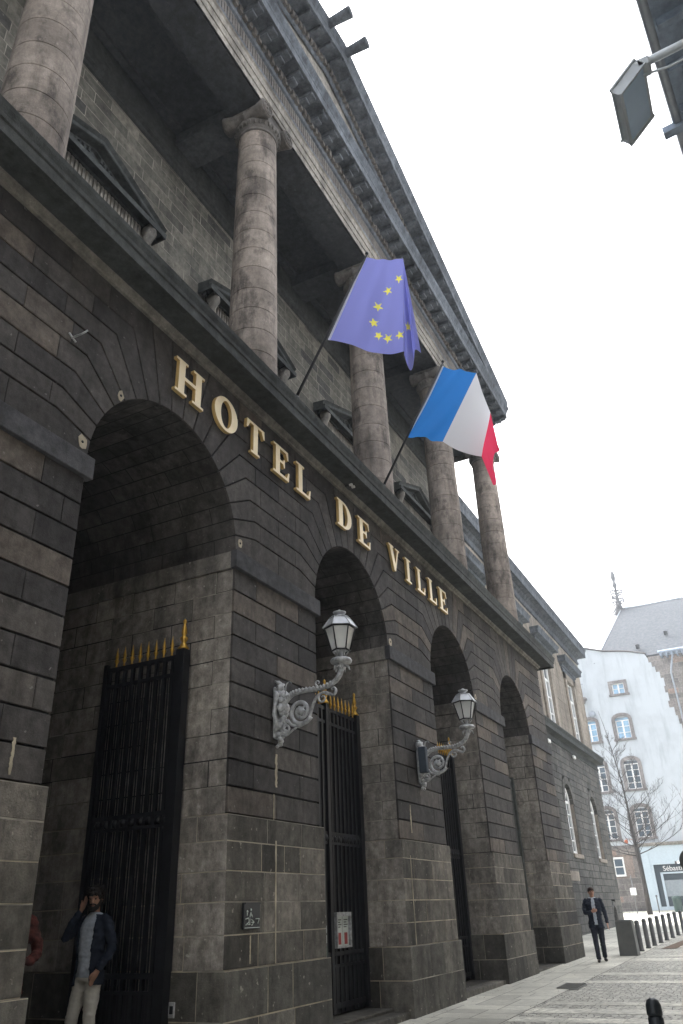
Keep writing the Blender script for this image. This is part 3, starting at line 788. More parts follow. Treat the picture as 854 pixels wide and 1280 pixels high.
def eu(s, t):
    p = lerp(lerp(A, D, t), lerp(B, C_, t), min(s, 1.0))
    p = p + nrm * (.05 * math.sin(s * 5 + t * 1.5) * t * (1 - abs(2 * min(s, 1) - 1)) - .05 * math.sin(s * 3.1) + .016 * math.sin(s * 17 + 2.5 * t) * math.sin(PI * min(1, s)) + .02 * math.sin(s * 9 - t * 4) * s * (1 - s) * 4 * t)
    p.z += -.06 * math.sin(PI * min(s, 1)) * t + .05 * math.sin(2 * PI * s) * t * t
    return p
STARS = ((.90, .22, .3), (.68, .34, .5), (.54, .52, .2), (.52, .70, .6), (.62, .82, .1), (.76, .84, .4), (.94, .82, .7))
def instar(du, dv, tw, r=.088):
    d = math.hypot(du, dv)
    if d > r: return False
    a = (math.atan2(dv, du) - tw) % (2 * PI / 5); a = min(a, 2 * PI / 5 - a)
    ri = r * .42; A_ = math.pi / 5
    den = ri * math.sin(A_ - a) + r * math.sin(a)
    return d <= r * ri * math.sin(A_) / den
mb = MB(); NS, NT = 96, 120
vs = [eu(i / NS, j / NT) for i in range(NS + 1) for j in range(NT + 1)]
for i in range(NS + 1):
    for j in range(NT + 1): pass
b_ = len(mb.v); mb.v += [tuple(v) for v in vs]
for i in range(NS):
    for j in range(NT):
        s_, t_ = (i + .5) / NS, (j + .5) / NT; W_s = .74 + .52 * t_
        hit = any(instar((s_ - a) * W_s, (t_ - c) * 1.75, tw) for a, c, tw in STARS)
        mb.f.append([b_ + i * (NT + 1) + j, b_ + (i + 1) * (NT + 1) + j, b_ + (i + 1) * (NT + 1) + j + 1, b_ + i * (NT + 1) + j + 1]); mb.m.append(1 if hit else 0); mb.s.append(True)
NT = 60
RR = V((10.12, -2.62, 10.42)); TT = V((10.06, -2.40, 9.98))
def tail(u, t):
    """folded free end hanging from the upper fly corner, u 0..1 across the folds"""
    b = eu(1.0, t)
    e = lerp(B, RR, t) + V((.0, 0, 0))
    p = lerp(b, e, u)
    p += nrm * (.07 * math.sin(u * PI * 3.2)) * sm(t * 1.3)
    p.z -= t * t * (.42 * math.exp(-((u - .28) / .22) ** 2) + .12 * u)
    return p
NU = 48
vs = [tail(i / NU, j / NT) for i in range(NU + 1) for j in range(NT + 1)]
b_ = len(mb.v); mb.v += [tuple(v) for v in vs]
for i in range(NU):
    for j in range(NT):
        s_, t_ = (i + .5) / NU, (j + .5) / NT
        hit = instar((s_ - .34) * .42, (t_ - .66) * 1.7, .9, .08)
        mb.f.append([b_ + i * (NT + 1) + j, b_ + (i + 1) * (NT + 1) + j, b_ + (i + 1) * (NT + 1) + j + 1, b_ + i * (NT + 1) + j + 1]); mb.m.append(1 if hit else 0); mb.s.append(True)
EC = obj('flag_cloth', mb, ['eublue', 'star'], EUF)
mb = MB()
for off in (-.006, .006): mb.add([eu(0, j / 20) + V((off, 0, 0)) for j in range(21)] + [eu(.03, j / 20) + nrm * off for j in range(21)], [(j, j + 1, 22 + j, 21 + j) for j in range(20)], 0, True)
obj('hoist_sleeve', mb, 'frwhite', EC)
FRF = flag(13.14, 'blue, white and red flag on a slanted pole', None)
P0, P1 = V((13.14, -2.08, 12.27)), V((13.14, -1.09, 10.75))
TOPS = [P0, V((13.47, -2.72, 12.06)), V((13.90, -2.80, 11.25)), V((14.02, -2.86, 10.62))]
BOTS = [P1, V((13.46, -1.79, 10.58)), V((14.42, -2.33, 10.52)), V((14.62, -2.46, 9.92))]
def frf(s, t):
    k = min(2, int(s)); u = s - k
    p = lerp(lerp(TOPS[k], TOPS[k + 1], u), lerp(BOTS[k], BOTS[k + 1], u), t)
    nn = V((.55, .6, -.55)).normalized()
    if k == 0: p += nn * (.05 * math.sin(u * 4 + t * 3) * (1 - u) * math.sin(PI * u) + .03 * math.sin(u * 9 + t * 7) * math.sin(PI * u) + .012 * math.sin(u * 21 + t * 12) * math.sin(PI * u)); p.z -= .07 * math.sin(PI * t) * (1 - u)
    if k == 1: p += nn * (.04 * math.sin(t * 7 + u * 3) * u + .012 * math.sin(t * 20 + u * 5) * math.sin(PI * u)); p.z += -.05 * math.sin(PI * u) * t
    if k == 2: p += nn * (.09 * math.sin(t * 12 + 1) * u + .04 * math.sin(t * 7 + 3)); p.z += (-.15 * math.sin(t * 9) - .05 * math.sin(t * 23)) * u
    return p
mb = MB()
for k in range(3):
    n1 = 16
    vs = [frf(min(k + i / n1, k + .9999), j / 30) for i in range(n1 + 1) for j in range(31)]
    mb.add(vs, [(i * 31 + j, (i + 1) * 31 + j, (i + 1) * 31 + j + 1, i * 31 + j + 1) for i in range(n1) for j in range(30)], k, True)
FC = obj('flag_cloth', mb, ['frblue', 'frwhite', 'frred'], FRF)
mb = MB()
for off in (-.006, .006): mb.add([frf(0, j / 20) + V((off, 0, 0)) for j in range(21)] + [frf(.04, j / 20) + V((.55, .6, -.55)) * off for j in range(21)], [(j, j + 1, 22 + j, 21 + j) for j in range(20)], 0, True)
obj('hoist_sleeve', mb, 'frwhite', FC)

# ------------------------------------------------------------------ wall lamps
def wall_lamp(x, label, side_panel=False):  # bracket outline worked out from image pixels in the lamp's vertical plane
    t = thing('wall_lamp', label, 'street lamp', (x, 0, 4.3), 'ornate bracket lamps on the piers')
    mb = MB(); P = lambda y, z, dx=0: (x + dx, y, z)
    # backplate with mask and foliage
    mb.cbox(x - .10, x + .10, -.05, .0, 3.95, 4.70, .02)
    for (y, z, r) in ((-.07, 4.68, .075), (-.09, 4.60, .09), (-.10, 4.50, .075), (-.12, 4.40, .085), (-.10, 4.30, .08), (-.13, 4.22, .06), (-.08, 4.14, .07), (-.07, 4.02, .055), (-.08, 3.93, .05), (-.06, 3.86, .035)):
        for k in range(3):
            dx = RND.uniform(-.06, .06); rr = r * RND.uniform(.6, 1.0)
            mb.lathe(P(y + RND.uniform(-.02, .02), z + RND.uniform(-.03, .03), dx), [(rr * .3, -rr), (rr * .85, -rr * .5), (rr, 0), (rr * .85, rr * .5), (rr * .3, rr)], 8)
    for s in (-1, 1):
        mb.tube([P(-.04, 4.62, s * .09), P(-.09, 4.56, s * .13), P(-.06, 4.42, s * .12), P(-.05, 4.28, s * .13), P(-.08, 4.15, s * .09), P(-.05, 4.05, s * .10)], [.03, .04, .03, .035, .03, .02], 8)
    for k in range(7): mb.tube([P(-.05, 4.70, 0), P(-.08 - .01 * k % 3 * .02, 4.76, .03 * (k - 3)), P(-.05, 4.80 - .01 * abs(k - 3), .04 * (k - 3))], [.018, .02, .012], 6)
    obj('backplate', mb, 'lampmetal', t)
    mb = MB()
    def spl(pts, n=6):
        out = []; P_ = [V(p) for p in pts]; P_ = [P_[0]] + P_ + [P_[-1]]
        for i in range(1, len(P_) - 2):
            for k in range(n):
                u = k / n; a, b, c, d = P_[i - 1], P_[i], P_[i + 1], P_[i + 2]
                out.append(.5 * ((2 * b) + (c - a) * u + (2 * a - 5 * b + 4 * c - d) * u * u + (3 * b - a - 3 * c + d) * u ** 3))
        out.append(P_[-2]); return out
    arm = spl([P(-.12, 4.42), P(-.21, 4.52), P(-.31, 4.575), P(-.47, 4.59), (x, -.65, 4.585), (x, -.82, 4.59), P(-.97, 4.64), P(-1.06, 4.72), P(-1.10, 4.82)])
    mb.tube(arm, [.045 - .010 * math.sin(i / len(arm) * PI) for i in range(len(arm))], 10)
    for i in range(4, len(arm) - 14, 2):   # leaf sheath on the arm
        for s in (-1, 1): mb.lathe(arm[i] + V((s * .03, 0, .012)), [(.008, -.03), (.026, 0), (.008, .03)], 6)
    obj('arm', mb, 'lampmetal', t)
    mb = MB()
    def spiral(cy, cz, r0, turns, a0, sg, r=.022, r1=.03, n=60):
        pts = [P(cy + (r0 + (r1 - r0) * i / n) * math.cos(a0 + sg * turns * 2 * PI * i / n), cz + (r0 + (r1 - r0) * i / n) * math.sin(a0 + sg * turns * 2 * PI * i / n)) for i in range(n + 1)]
        mb.tube(pts, [r * (1 - .45 * i / n) for i in range(n + 1)], 8)
    spiral(-.42, 4.30, .19, 1.9, math.radians(210), 1, .034, .03)
    mb.lathe(P(-.42, 4.30, 0), [(.01, -.05), (.055, -.03), (.055, .03), (.01, .05)], 10, 0, True, 'x')
    for k in range(6):
        a = k * PI / 3; mb.tube([P(-.42, 4.30), P(-.42 + .09 * math.cos(a), 4.30 + .09 * math.sin(a), .02)], [.03, .012], 6)
    mb.tube(spl([P(-.20, 4.20), P(-.28, 4.12), P(-.42, 4.10), P(-.55, 4.18), P(-.61, 4.33), P(-.68, 4.46), P(-.80, 4.52), P(-.90, 4.48), P(-.96, 4.46), P(-1.0, 4.51), P(-.97, 4.56), P(-.93, 4.54)]), .022, 8)
    spiral(-.78, 4.44, .085, 1.3, math.radians(150), -1, .02, .02)
    spiral(-.71, 4.67, .045, 1.0, math.radians(-90), 1, .014, .012)
    spiral(-.17, 4.09, .085, 1.4, math.radians(60), -1, .022, .02)
    mb.tube(spl([P(-.08, 4.0), P(-.18, 3.99), P(-.28, 4.05), P(-.34, 4.08), P(-.32, 4.13)]), .014, 7)
    mb.tube(spl([P(-.21, 4.52), P(-.165, 4.62), P(-.18, 4.73), P(-.23, 4.76), P(-.27, 4.73)]), .009, 6)
    for i in range(6):
        mb.lathe(P(-.06 - .12 * RND.random(), 4.0 + .5 * RND.random(), RND.uniform(-.07, .07)), [(.01, -.03), (.03, 0), (.01, .03)], 6)
    obj('scrollwork', mb, 'lampmetal', t)
    Y = -1.10
    mb = MB()
    mb.lathe((x, Y, 0), [(.05, 4.80), (.07, 4.83), (.05, 4.86), (.06, 4.89), (.15, 4.90), (.16, 4.93), (.14, 4.96), (.06, 4.98), (.03, 5.0), (.03, 5.06)], 20)
    for k in range(6):
        a = 2 * PI * k / 6; mb.tube([(x + .06 * math.cos(a), Y + .06 * math.sin(a), 4.99), (x + .12 * math.cos(a), Y + .12 * math.sin(a), 5.08)], .012, 5)
    for k in range(5):
        a = k * 2 * PI / 5; mb.tube([(x + .05 * math.cos(a), Y + .05 * math.sin(a), 4.86), (x + .1 * math.cos(a), Y + .1 * math.sin(a), 4.84), (x + .12 * math.cos(a), Y + .12 * math.sin(a), 4.79)], [.02, .02, .012], 6)
    obj('collar', mb, 'lampmetal', t)
    ln = MB(); rb, rt, zb, ztp = .135, .225, 5.08, 5.42
    hexp = lambda r, z, ph=0: [V((x + r * math.cos(2 * PI * k / 6 + ph), Y + r * math.sin(2 * PI * k / 6 + ph), z)) for k in range(6)]
    a, b = hexp(rb, zb), hexp(rt, ztp)
    for k in range(6):
        ln.tube([a[k], b[k]], .011, 6); ln.tube([a[k], a[(k + 1) % 6]], .013, 6); ln.tube([b[k], b[(k + 1) % 6]], .016, 6)
    c = hexp(.15, 5.57); b2 = hexp(.26, 5.425)
    ln.add(b2 + c + [V((x, Y, 5.62))], [(k, (k + 1) % 6, 6 + (k + 1) % 6, 6 + k) for k in range(6)] + [(6 + k, 6 + (k + 1) % 6, 12) for k in range(6)] + [(5, 4, 3, 2, 1, 0)], 1)
    for k in range(6):
        ln.tube([b2[k], c[k]], .010, 5, 1)
        m_ = (c[k] + c[(k + 1) % 6]) / 2; ln.tube([c[k], m_ + V((0, 0, .012)), c[(k + 1) % 6]], .012, 5, 1)
    ln.lathe((x, Y, 0), [(.05, 5.60), (.05, 5.64), (.09, 5.65), (.10, 5.67), (.04, 5.69), (.015, 5.71)], 14, 1)
    lt = obj('lantern', ln, ['iron', 'lamproof'], t)
    gl = MB(); ai, bi = hexp(rb - .012, zb + .005), hexp(rt - .012, ztp - .005)
    gl.add(ai + bi, [(k, (k + 1) % 6, 6 + (k + 1) % 6, 6 + k) for k in range(6)])
    obj('glass', gl, 'lanternglass', lt)
    bl = MB(); bl.lathe((x, Y, 0), [(.02, 5.10), (.03, 5.14), (.045, 5.20), (.05, 5.26), (.03, 5.32), (.01, 5.34)], 12)
    obj('bulb', bl, 'white', lt)
    if side_panel:
        mb = MB(); mb.cbox(x - .24, x - .12, -.26, -.10, 4.12, 4.62, .01)
        obj('meter_box', mb, simple('blue_grey_box', (.05, .065, .085), .5), t)
    return t
wall_lamp(9.65, 'ornate bracket lamp on the nearer lamp pier, no box at its back')
wall_lamp(15.12, 'ornate bracket lamp with a blue grey box at its backplate', True)

# ------------------------------------------------------------------ gates
def spike(mb, p, h=.30, s=1.0):
    p = V(p); mb.lathe(p, [(.012 * s, 0), (.018 * s, .02 * s), (.012 * s, .04 * s), (.030 * s, .085 * s), (.034 * s, .105 * s), (.018 * s, .13 * s), (.026 * s, .15 * s), (.003, h)], 10)
def finial(mb, p):
    mb.lathe(V(p), [(.075, 0), (.08, .025), (.055, .05), (.05, .07), (.03, .10), (.055, .15), (.06, .17), (.03, .20), (.028, .21), (.042, .24), (.036, .30), (.022, .37), (.018, .38), (.03, .41), (.022, .44), (.008, .46)], 14)
def gate(label, o, U, W, zb, zt, posts, bars, mat='iron', fin=None, sp=.10):
    """leaf/leaves in a vertical plane: o origin, U along, W thickness direction"""
    t = thing('iron_gate', label, 'gate', tuple(o))
    o, U, W = V(o), V(U), V(W)
    mb = MB()
    for u, hw in posts:
        mb = MB(); mb.obox(o + U * u + V((0, 0, (zb + zt + .06) / 2 - o.z)), U * hw, W * hw, V((0, 0, (zt + .06 - zb) / 2)))
        obj('post', mb, mat, t)
    u0, u1 = bars[0], bars[-1]
    for z, h in ((zt - .03, .03), (zt - .28, .025), (2.93, .03), (2.78, .02), (1.12, .03), (.95, .02), (zb + .1, .04)):
        mb = MB(); mb.obox(o + U * (u0 + u1) / 2 + V((0, 0, z - o.z)), U * (u1 - u0) / 2, W * .02, V((0, 0, h)))
        obj('rail', mb, mat, t)
    mb = MB()
    for u in bars: mb.obox(o + U * u + V((0, 0, (zb + zt) / 2 - o.z)), U * .025, W * .022, V((0, 0, (zt - zb) / 2)))
    for i in range(len(bars) - 1):
        u = (bars[i] + bars[i + 1]) / 2
        mb.obox(o + U * u + V((0, 0, (zb + zt - .3) / 2 - o.z)), U * .007, W * .007, V((0, 0, (zt - .3 - zb) / 2)))
        for z in (2.855,): mb.lathe(o + U * u + V((0, 0, z - o.z)), [(.03, -.05), (.05, 0), (.03, .05)], 8)
    obj('bar', mb, mat, t)['kind'] = 'stuff'
    mb = MB(); mb.obox(o + U * (u0 + u1) / 2 + V((0, 0, (zb + .95) / 2 - o.z)), U * (u1 - u0) / 2, W * .006, V((0, 0, (.95 - zb) / 2)))
    obj('kick_panel', mb, 'irongate', t)
    if fin is not None:
        for u in fin[0]:
            mb = MB(); finial(mb, o + U * u + V((0, 0, zt + .06 - o.z))); obj('finial', mb, 'gilt', t)
        for u in fin[1]:
            mb = MB(); spike(mb, o + U * u + V((0, 0, zt - o.z))); obj('spike', mb, 'gilt', t)
    return t
bars = [.16 + .146 * i for i in range(9)]
gate('open black iron gate leaf with gilt spikes beside the bearded man', (8.36, .74, .27), (0, 1, 0), (1, 0, 0), .30, 5.02, [(0, .07), (1.40, .03)], [.10] + bars, 'iron', ([0], [.20 + .146 * i for i in range(8)]))
def closed(cx, label, mat='iron', zt=5.1, y=.76, gilt=True):
    n = 18; b = [-1.38 + 2.76 * i / n for i in range(n + 1)]
    sp = [(b[i] + b[i + 1]) / 2 for i in range(n)]
    return gate(label, (cx, y, .27), (1, 0, 0), (0, 1, 0), .30, zt, [(-1.42, .07), (0.16, .05), (1.40, .07)], b, mat, ([-1.42, .16, 1.40], [s for s in sp if abs(s - .16) > .1]) if gilt else None)
closed(CX[2], 'closed black iron gate with gilt spikes and framed posters on it')
closed(CX[3], 'closed black iron gate in the arch behind the second lamp')
closed(CX[4], 'closed grey green iron gate in the farthest arch', 'irongrey', 5.2, .76, False)
# notices
t = thing('notice_board', 'framed notice case with two white and red posters on gate', 'notice board', (12.92, .66, 1.22))
mb = MB(); x0, x1, z0, z1 = 12.64, 13.16, 1.20, 1.72
for a in ((x0, x0 + .03, z0, z1), (x1 - .03, x1, z0, z1), (x0 + .03, x1 - .03, z0, z0 + .03), (x0 + .03, x1 - .03, z1 - .06, z1)): mb.box(a[0], a[1], .66, .72, a[2], a[3])
mb.box(x0 + .03, x1 - .03, .71, .72, z0 + .03, z1 - .06)
obj('frame', mb, 'lampmetal', t)
for a, b in ((12.69, 12.885), (12.915, 13.11)):
    mb = MB(); mb.box(a, b, .70, .708, 1.21, 1.66); mb.box(a + .04, b - .05, .696, .70, 1.25, 1.42, 1)
    for k in range(4): mb.box(a + .03, b - .03 - .04 * (k % 2), .697, .70, 1.60 - .035 * k, 1.615 - .035 * k, 2)
    obj('poster', mb, ['poster', 'red', 'ink'], t)
t = thing('post_sign', 'small grey panel with red and green symbols beside the pier', 'sign', (11.02, .1, 1.2))
mb = MB(); mb.cbox(10.97, 11.16, .06, .10, 1.14, 1.56, .006); mb.box(10.98, 11.15, .052, .06, 1.46, 1.55, 0)
obj('panel', mb, 'lampmetal', t)
mb = MB(); mb.lathe((11.09, .052, 1.38), [(.05, 0), (.05, -.006)], 16, 0, True, 'y'); mb.box(11.06, 11.12, .036, .045, 1.33, 1.43, 1)
mb.box(11.05, 11.14, .050, .057, 1.17, 1.29, 2); mb.lathe((11.06, .052, 1.20), [(.02, 0), (.02, -.01)], 10, 1, True, 'y')
obj('symbol', mb, ['red', 'poster', 'green'], t)
t = thing('wall_plaque', 'small black square plaque with white pictogram on lamp pier', 'plaque', (8.98, -.06, 1.55))
mb = MB(); mb.cbox(8.80, 9.16, -.085, -.052, 1.57, 1.86, .006); mb.box(8.81, 9.15, -.10, -.085, 1.84, 1.86); obj('panel', mb, 'iron', t)
mb = MB()
def seg(pts, r=.006): mb.tube([(8.80 + .36 * u, -.092, 1.57 + .29 * v) for u, v in pts], r, 5)
for (u, v) in ((.18, .66), (.40, .72)): mb.lathe((8.80 + .36 * u, -.09, 1.57 + .29 * v), [(.015, 0), (.015, -.006)], 8, 0, True, 'y')
seg([(.40, .62), (.34, .44)]); seg([(.40, .62), (.5, .45)]); seg([(.34, .52), (.48, .52)]); seg([(.18, .6), (.18, .5)])
seg([(.08, .38), (.24, .42), (.28, .26), (.10, .16)]); seg([(.34, .40), (.34, .18)]); seg([(.22, .18), (.36, .18)]); seg([(.44, .36), (.6, .26), (.46, .14)]); seg([(.44, .25), (.6, .25)])
seg([(.7, .38), (.92, .38), (.84, .2)]); seg([(.04, .05), (.95, .05)], .004)
obj('pictogram', mb, 'poster', t)
mb = MB(); mb.cbox(8.41, 8.452, .58, .68, .70, .86, .006); mb.cbox(8.404, 8.41, .605, .655, .74, .82, .002, 1)
tag(obj('door_intercom', mb, ['lampmetal', 'iron']), 'small grey intercom box low on the inner face of the pier', 'intercom')

# ------------------------------------------------------------------ wing of the hall
set_cam_scale(WING_CAM_SCALE)
WX0, WX1, WY = 19.9, 38.0, .35
WING = thing('hall_wing', 'lower stone wing beyond the portico with two storeys of windows', 'building', (32.6, 3, .4))
def clipped_rows(mb, x0, x1, zlist, y, ops, w=.8, m=0, mg=1, g=.02, gap=.008):
    for r, (za, zb) in enumerate(zip(zlist, zlist[1:])):
        js = joints(x0, x1, w, .5 * (r % 2)); 
        for a, b in zip(js, js[1:]):
            parts = [(a, b)]
            for f in ops:
                hw = f(za, zb)
                if hw is None: continue
                o0, o1 = hw; nn = []
                for p, q in parts:
                    if q <= o0 or p >= o1: nn.append((p, q))
                    else:
                        if p < o0 - .03: nn.append((p, o0))
                        if q > o1 + .03: nn.append((o1, q))
                parts = nn
            for p, q in parts: rect_block(mb, p, q, za, zb, FX(y), l=.004, r=.004, b=gap, t=gap, g=g, ch=.004, top=RND.uniform(-.006, .006), m=m, mg=mg)
def arched(cx, hw, zb0, zs, rin, rout):
    def f(za, zb):
        if zb <= zb0 or za >= zs + rout: return None
        if za < zs: return (cx - hw, cx + hw) if zb <= zs else (cx - rout + .02, cx + rout - .02)
        h = math.sqrt(max(0, rout ** 2 - (za - zs) ** 2)) - .02
        return (cx - h, cx + h) if h > 0 else None
    return f
def recto(x0, x1, z0, z1): return lambda za, zb: None if (zb <= z0 + .01 or za >= z1 - .01) else (x0, x1)
LW = [21.6, 26.2, 30.8, 35.4]; UW = [21.45, 25.95, 30.45, 34.95]
mb = MB(); rows = [.35 + .245 * i for i in range(30)]
ops = [arched(c, .66, 3.3, 5.05, .66, .92) for c in LW] + [arched(36.2, .34, 0, 1.25, .34, .5)]
clipped_rows(mb, WX0, WX1, rows, WY, ops, .6)
# return wall to the east
for za, zb in zip(rows, rows[1:]):
    js = joints(WY + .02, 12, .9, .5 * RND.random())
    for a, b in zip(js, js[1:]): rect_block(mb, a, b, za, zb, FR(WX1), b=.008, t=.008, g=.02, m=0, mg=1)
WL = obj('lower_wall', mb, ['wingdark', 'groove'], WING)
mb = MB(); zz = [7.55 + .33 * i for i in range(15)]
ops = [recto(c - .98, c + .98, 7.5, 10.9) for c in UW]
clipped_rows(mb, WX0, WX1, zz, WY + .04, ops, 1.1, 0, 1, .006, .003)
for za, zb in zip(zz, zz[1:]):
    js = joints(WY + .06, 12, 1.1, .5 * RND.random())
    for a, b in zip(js, js[1:]): rect_block(mb, a, b, za, zb, FR(WX1 - .04), b=.003, t=.003, g=.006, m=0, mg=1)
UWL = obj('upper_wall', mb, ['wingpale', 'mortar2'], WING)
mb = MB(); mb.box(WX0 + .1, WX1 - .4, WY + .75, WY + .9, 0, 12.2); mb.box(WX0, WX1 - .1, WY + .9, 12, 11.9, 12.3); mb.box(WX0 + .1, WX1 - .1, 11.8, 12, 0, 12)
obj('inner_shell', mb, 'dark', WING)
mb = MB(); wp = [(WX0, WY), (WX1, WY), (WX1, 12)]
mb.sweep([(0, 7.05), (.05, 7.07), (.06, 7.13), (.03, 7.15), (.03, 7.28), (.08, 7.32), (.22, 7.36), (.22, 7.33), (.27, 7.33), (.27, 7.48), (.33, 7.57), (.33, 7.61), (0, 7.66)], wp, 0)
obj('string_cornice', mb, 'cornice', WING)
mb = MB()
mb.sweep([(-.04, 12.02), (.02, 12.04), (.03, 12.12), (0, 12.14), (0, 12.3), (.08, 12.34), (.12, 12.42), (.3, 12.45), (.3, 12.41), (.36, 12.41), (.36, 12.64), (.42, 12.78), (.42, 12.84), (0, 12.92)], wp, 0)
obj('top_cornice', mb, 'entabdark', WING)
mb = MB(); mb.box(WX0, WX1, WY + .05, 12, 12.84, 12.91); obj('roof', mb, 'zinc', WING)
for c in LW:
    mb = MB(); zs = 5.05; n = 11
    for i in range(n):
        a0, a1 = PI * i / n + .012, PI * (i + 1) / n - .012
        ps = [(c + r * math.cos(a), zs + r * math.sin(a)) for r, seq in ((.66, (a0, (a0 + a1) / 2, a1)), (.93, (a1, (a0 + a1) / 2, a0))) for a in seq]
        mb.prism(ps[::-1], FX(WY), -.32, .012, 0)
    w = obj('arched_window', mb, 'wingdark', WING)
    mb = MB()
    for s in (-1, 1):
        xx = c + s * .66; mb.box(min(xx, xx + s * .06), max(xx, xx + s * .06), WY + .012, WY + .3, 3.3, zs, 0)
    mb.cbox(c - .75, c + .75, WY - .06, WY + .6, 3.16, 3.3, .01, 0)
    obj('reveal', mb, 'wingpale', w)
    mb = MB(); y = WY + .17
    for s in (-1, 1): mb.box(c + s * .60 - .055, c + s * .60 + .055, y - .03, y + .03, 3.3, zs)
    mb.box(c - .05, c + .05, y - .035, y + .03, 3.3, zs)
    for z in (3.32, 3.75, 4.2, 4.65, 5.05): mb.box(c - .6, c + .6, y - .02, y + .02, z, z + (.10 if z in (3.32, 5.05) else .04))
    mb.tube([(c + .60 * math.cos(PI * i / 12), y, zs + .60 * math.sin(PI * i / 12)) for i in range(13)], .05, 6)
    for a in (PI / 4, PI / 2, 3 * PI / 4): mb.tube([(c, y, zs), (c + .6 * math.cos(a), y, zs + .6 * math.sin(a))], .02, 6)
    obj('frame', mb, 'white', w)
    mb = MB(); mb.box(c - .6, c + .6, y + .03, y + .04, 3.3, 5.7); obj('pane', mb, 'pane', w)
for c in UW:
    mb = MB()
    for s in (-1, 1): mb.cbox(c + s * .84 - .15, c + s * .84 + .15, WY - .03, WY + .5, 7.62, 10.75, .01)
    mb.cbox(c - .99, c + .99, WY - .03, WY + .5, 10.45, 10.75, .01)
    w = obj('upper_window', mb, 'wingpale', WING)
    mb = MB(); mb.sweep([(0, 10.9), (.06, 10.92), (.08, 11.0), (.26, 11.05), (.28, 11.06), (.28, 11.2), (.34, 11.3), (0, 11.36)], [(c - 1.35, WY + .04), (c - 1.35, WY), (c + 1.35, WY), (c + 1.35, WY + .04)])
    mb.box(c - 1.2, c + 1.2, WY - .03, WY + .05, 10.74, 10.92)
    obj('hood_moulding', mb, 'entabdark', w)
    mb = MB(); y = WY + .12
    for s in (-1, 1): mb.box(c + s * .62 - .07, c + s * .62 + .07, y - .03, y + .03, 7.65, 10.45)
    mb.box(c - .06, c + .06, y - .04, y + .03, 7.65, 9.6)
    for z in (7.66, 8.3, 8.95, 9.6, 10.36): mb.box(c - .55, c + .55, y - .025, y + .02, z, z + (.10 if z in (7.66, 9.6) else .045))
    mb.box(c - .02, c + .02, y - .02, y + .02, 9.7, 10.36)
    obj('frame', mb, 'white', w)
    mb = MB(); mb.box(c - .6, c + .6, y + .03, y + .04, 7.65, 10.45); obj('pane', mb, 'pane', w)
mb = MB()
for s in (-1, 1): mb.box(36.2 + s * .37 - .03, 36.2 + s * .37 + .03, WY + .01, WY + .5, .5, 1.25)
n = 7
for i in range(n):
    a0, a1 = PI * i / n + .01, PI * (i + 1) / n - .01
    ps = [(36.2 + r * math.cos(a), 1.25 + r * math.sin(a)) for r, seq in ((.34, (a0, (a0 + a1) / 2, a1)), (.52, (a1, (a0 + a1) / 2, a0))) for a in seq]
    mb.prism(ps[::-1], FX(WY), -.3, .012, 0)
obj('cellar_opening', mb, 'wingdark', WING)
mb = MB(); mb.box(28.6, 30.4, WY - .02, WY + .03, 2.42, 2.72); obj('pale_stone_course', mb, 'wingpale', WL)
for x in (28.5, 32.6):
    mb = MB(); mb.cbox(x - .17, x + .17, WY - .14, WY - .07, 6.86, 6.98, .012, 0); mb.box(x - .03, x + .03, WY - .08, WY + .0, 6.89, 6.95, 1)
    tag(obj('wall_floodlight', mb, ['white', 'iron']), 'small white floodlight under the wing ledge, ' + ('nearer the portico' if x < 30 else 'above and between the arched windows'), 'floodlight')

# ------------------------------------------------------------------ white building across the street
set_cam_scale(FAR_CAM_SCALE)
FW = lambda x: (V((x, 0, 0)), V((0, -1, 0)), V((0, 0, 1)), V((-1, 0, 0)))
WB = thing('white_building', 'tall white plastered building with grey stone window surrounds', 'building', (53, 1, 1.3))
X = 50.0
mb = MB()
edge = [(-1.75, 15.25), (-1.85, 15.0), (-1.85, 14.75), (-2.0, 14.75), (-2.0, 14.45), (-2.15, 14.45), (-2.15, 14.1), (-2.35, 14.1), (-2.35, 13.7), (-2.5, 13.7), (-2.5, 13.2), (-2.42, 13.2), (-2.42, 12.8), (-2.55, 12.8), (-2.55, 12.3), (-2.45, 12.3), (-2.45, 11.9), (-2.7, 11.9), (-2.7, 11.4), (-2.8, 11.4), (-2.8, 10.9), (-2.9, 10.9), (-2.9, 4.6)]
pts = [(-6, 4.6)] + [(-y, z) for y, z in reversed(edge)] + [(1.7, 15.32), (.66, 15.63), (-.68, 15.86), (-1.67, 16.2), (-6, 16.4)]
def plate(mb, pts, X, th, mat=0): mb.prism(pts, FW(X), -th, 0, mat)
CUT = .95
plate(mb, [(CUT, 4.6)] + [q for q in pts[1:] if q[0] > CUT and q[1] < 15.3] + [(1.7, 15.32), (CUT, 15.56)], X, .3)
plate(mb, [(-6, 14.2), (CUT, 14.2), (CUT, 15.56), (.66, 15.63), (-.68, 15.86), (-1.67, 16.2), (-6, 16.4)], X, .3)
WOP = [(-.22, .72, 13.12, 13.78)] + [(u_, .8, z_, z2) for u_, z_, z2 in ((-.39, 10.45, 11.7), (-2.34, 10.45, 11.7), (-.37, 7.56, 9.15), (-2.28, 7.56, 9.15), (-.36, 4.95, 6.5), (-2.26, 4.95, 6.5), (-4.3, 10.45, 11.7), (-4.25, 7.56, 9.15))]
zb_ = sorted({4.6, 14.2} | {q for o_ in WOP for q in o_[2:]})
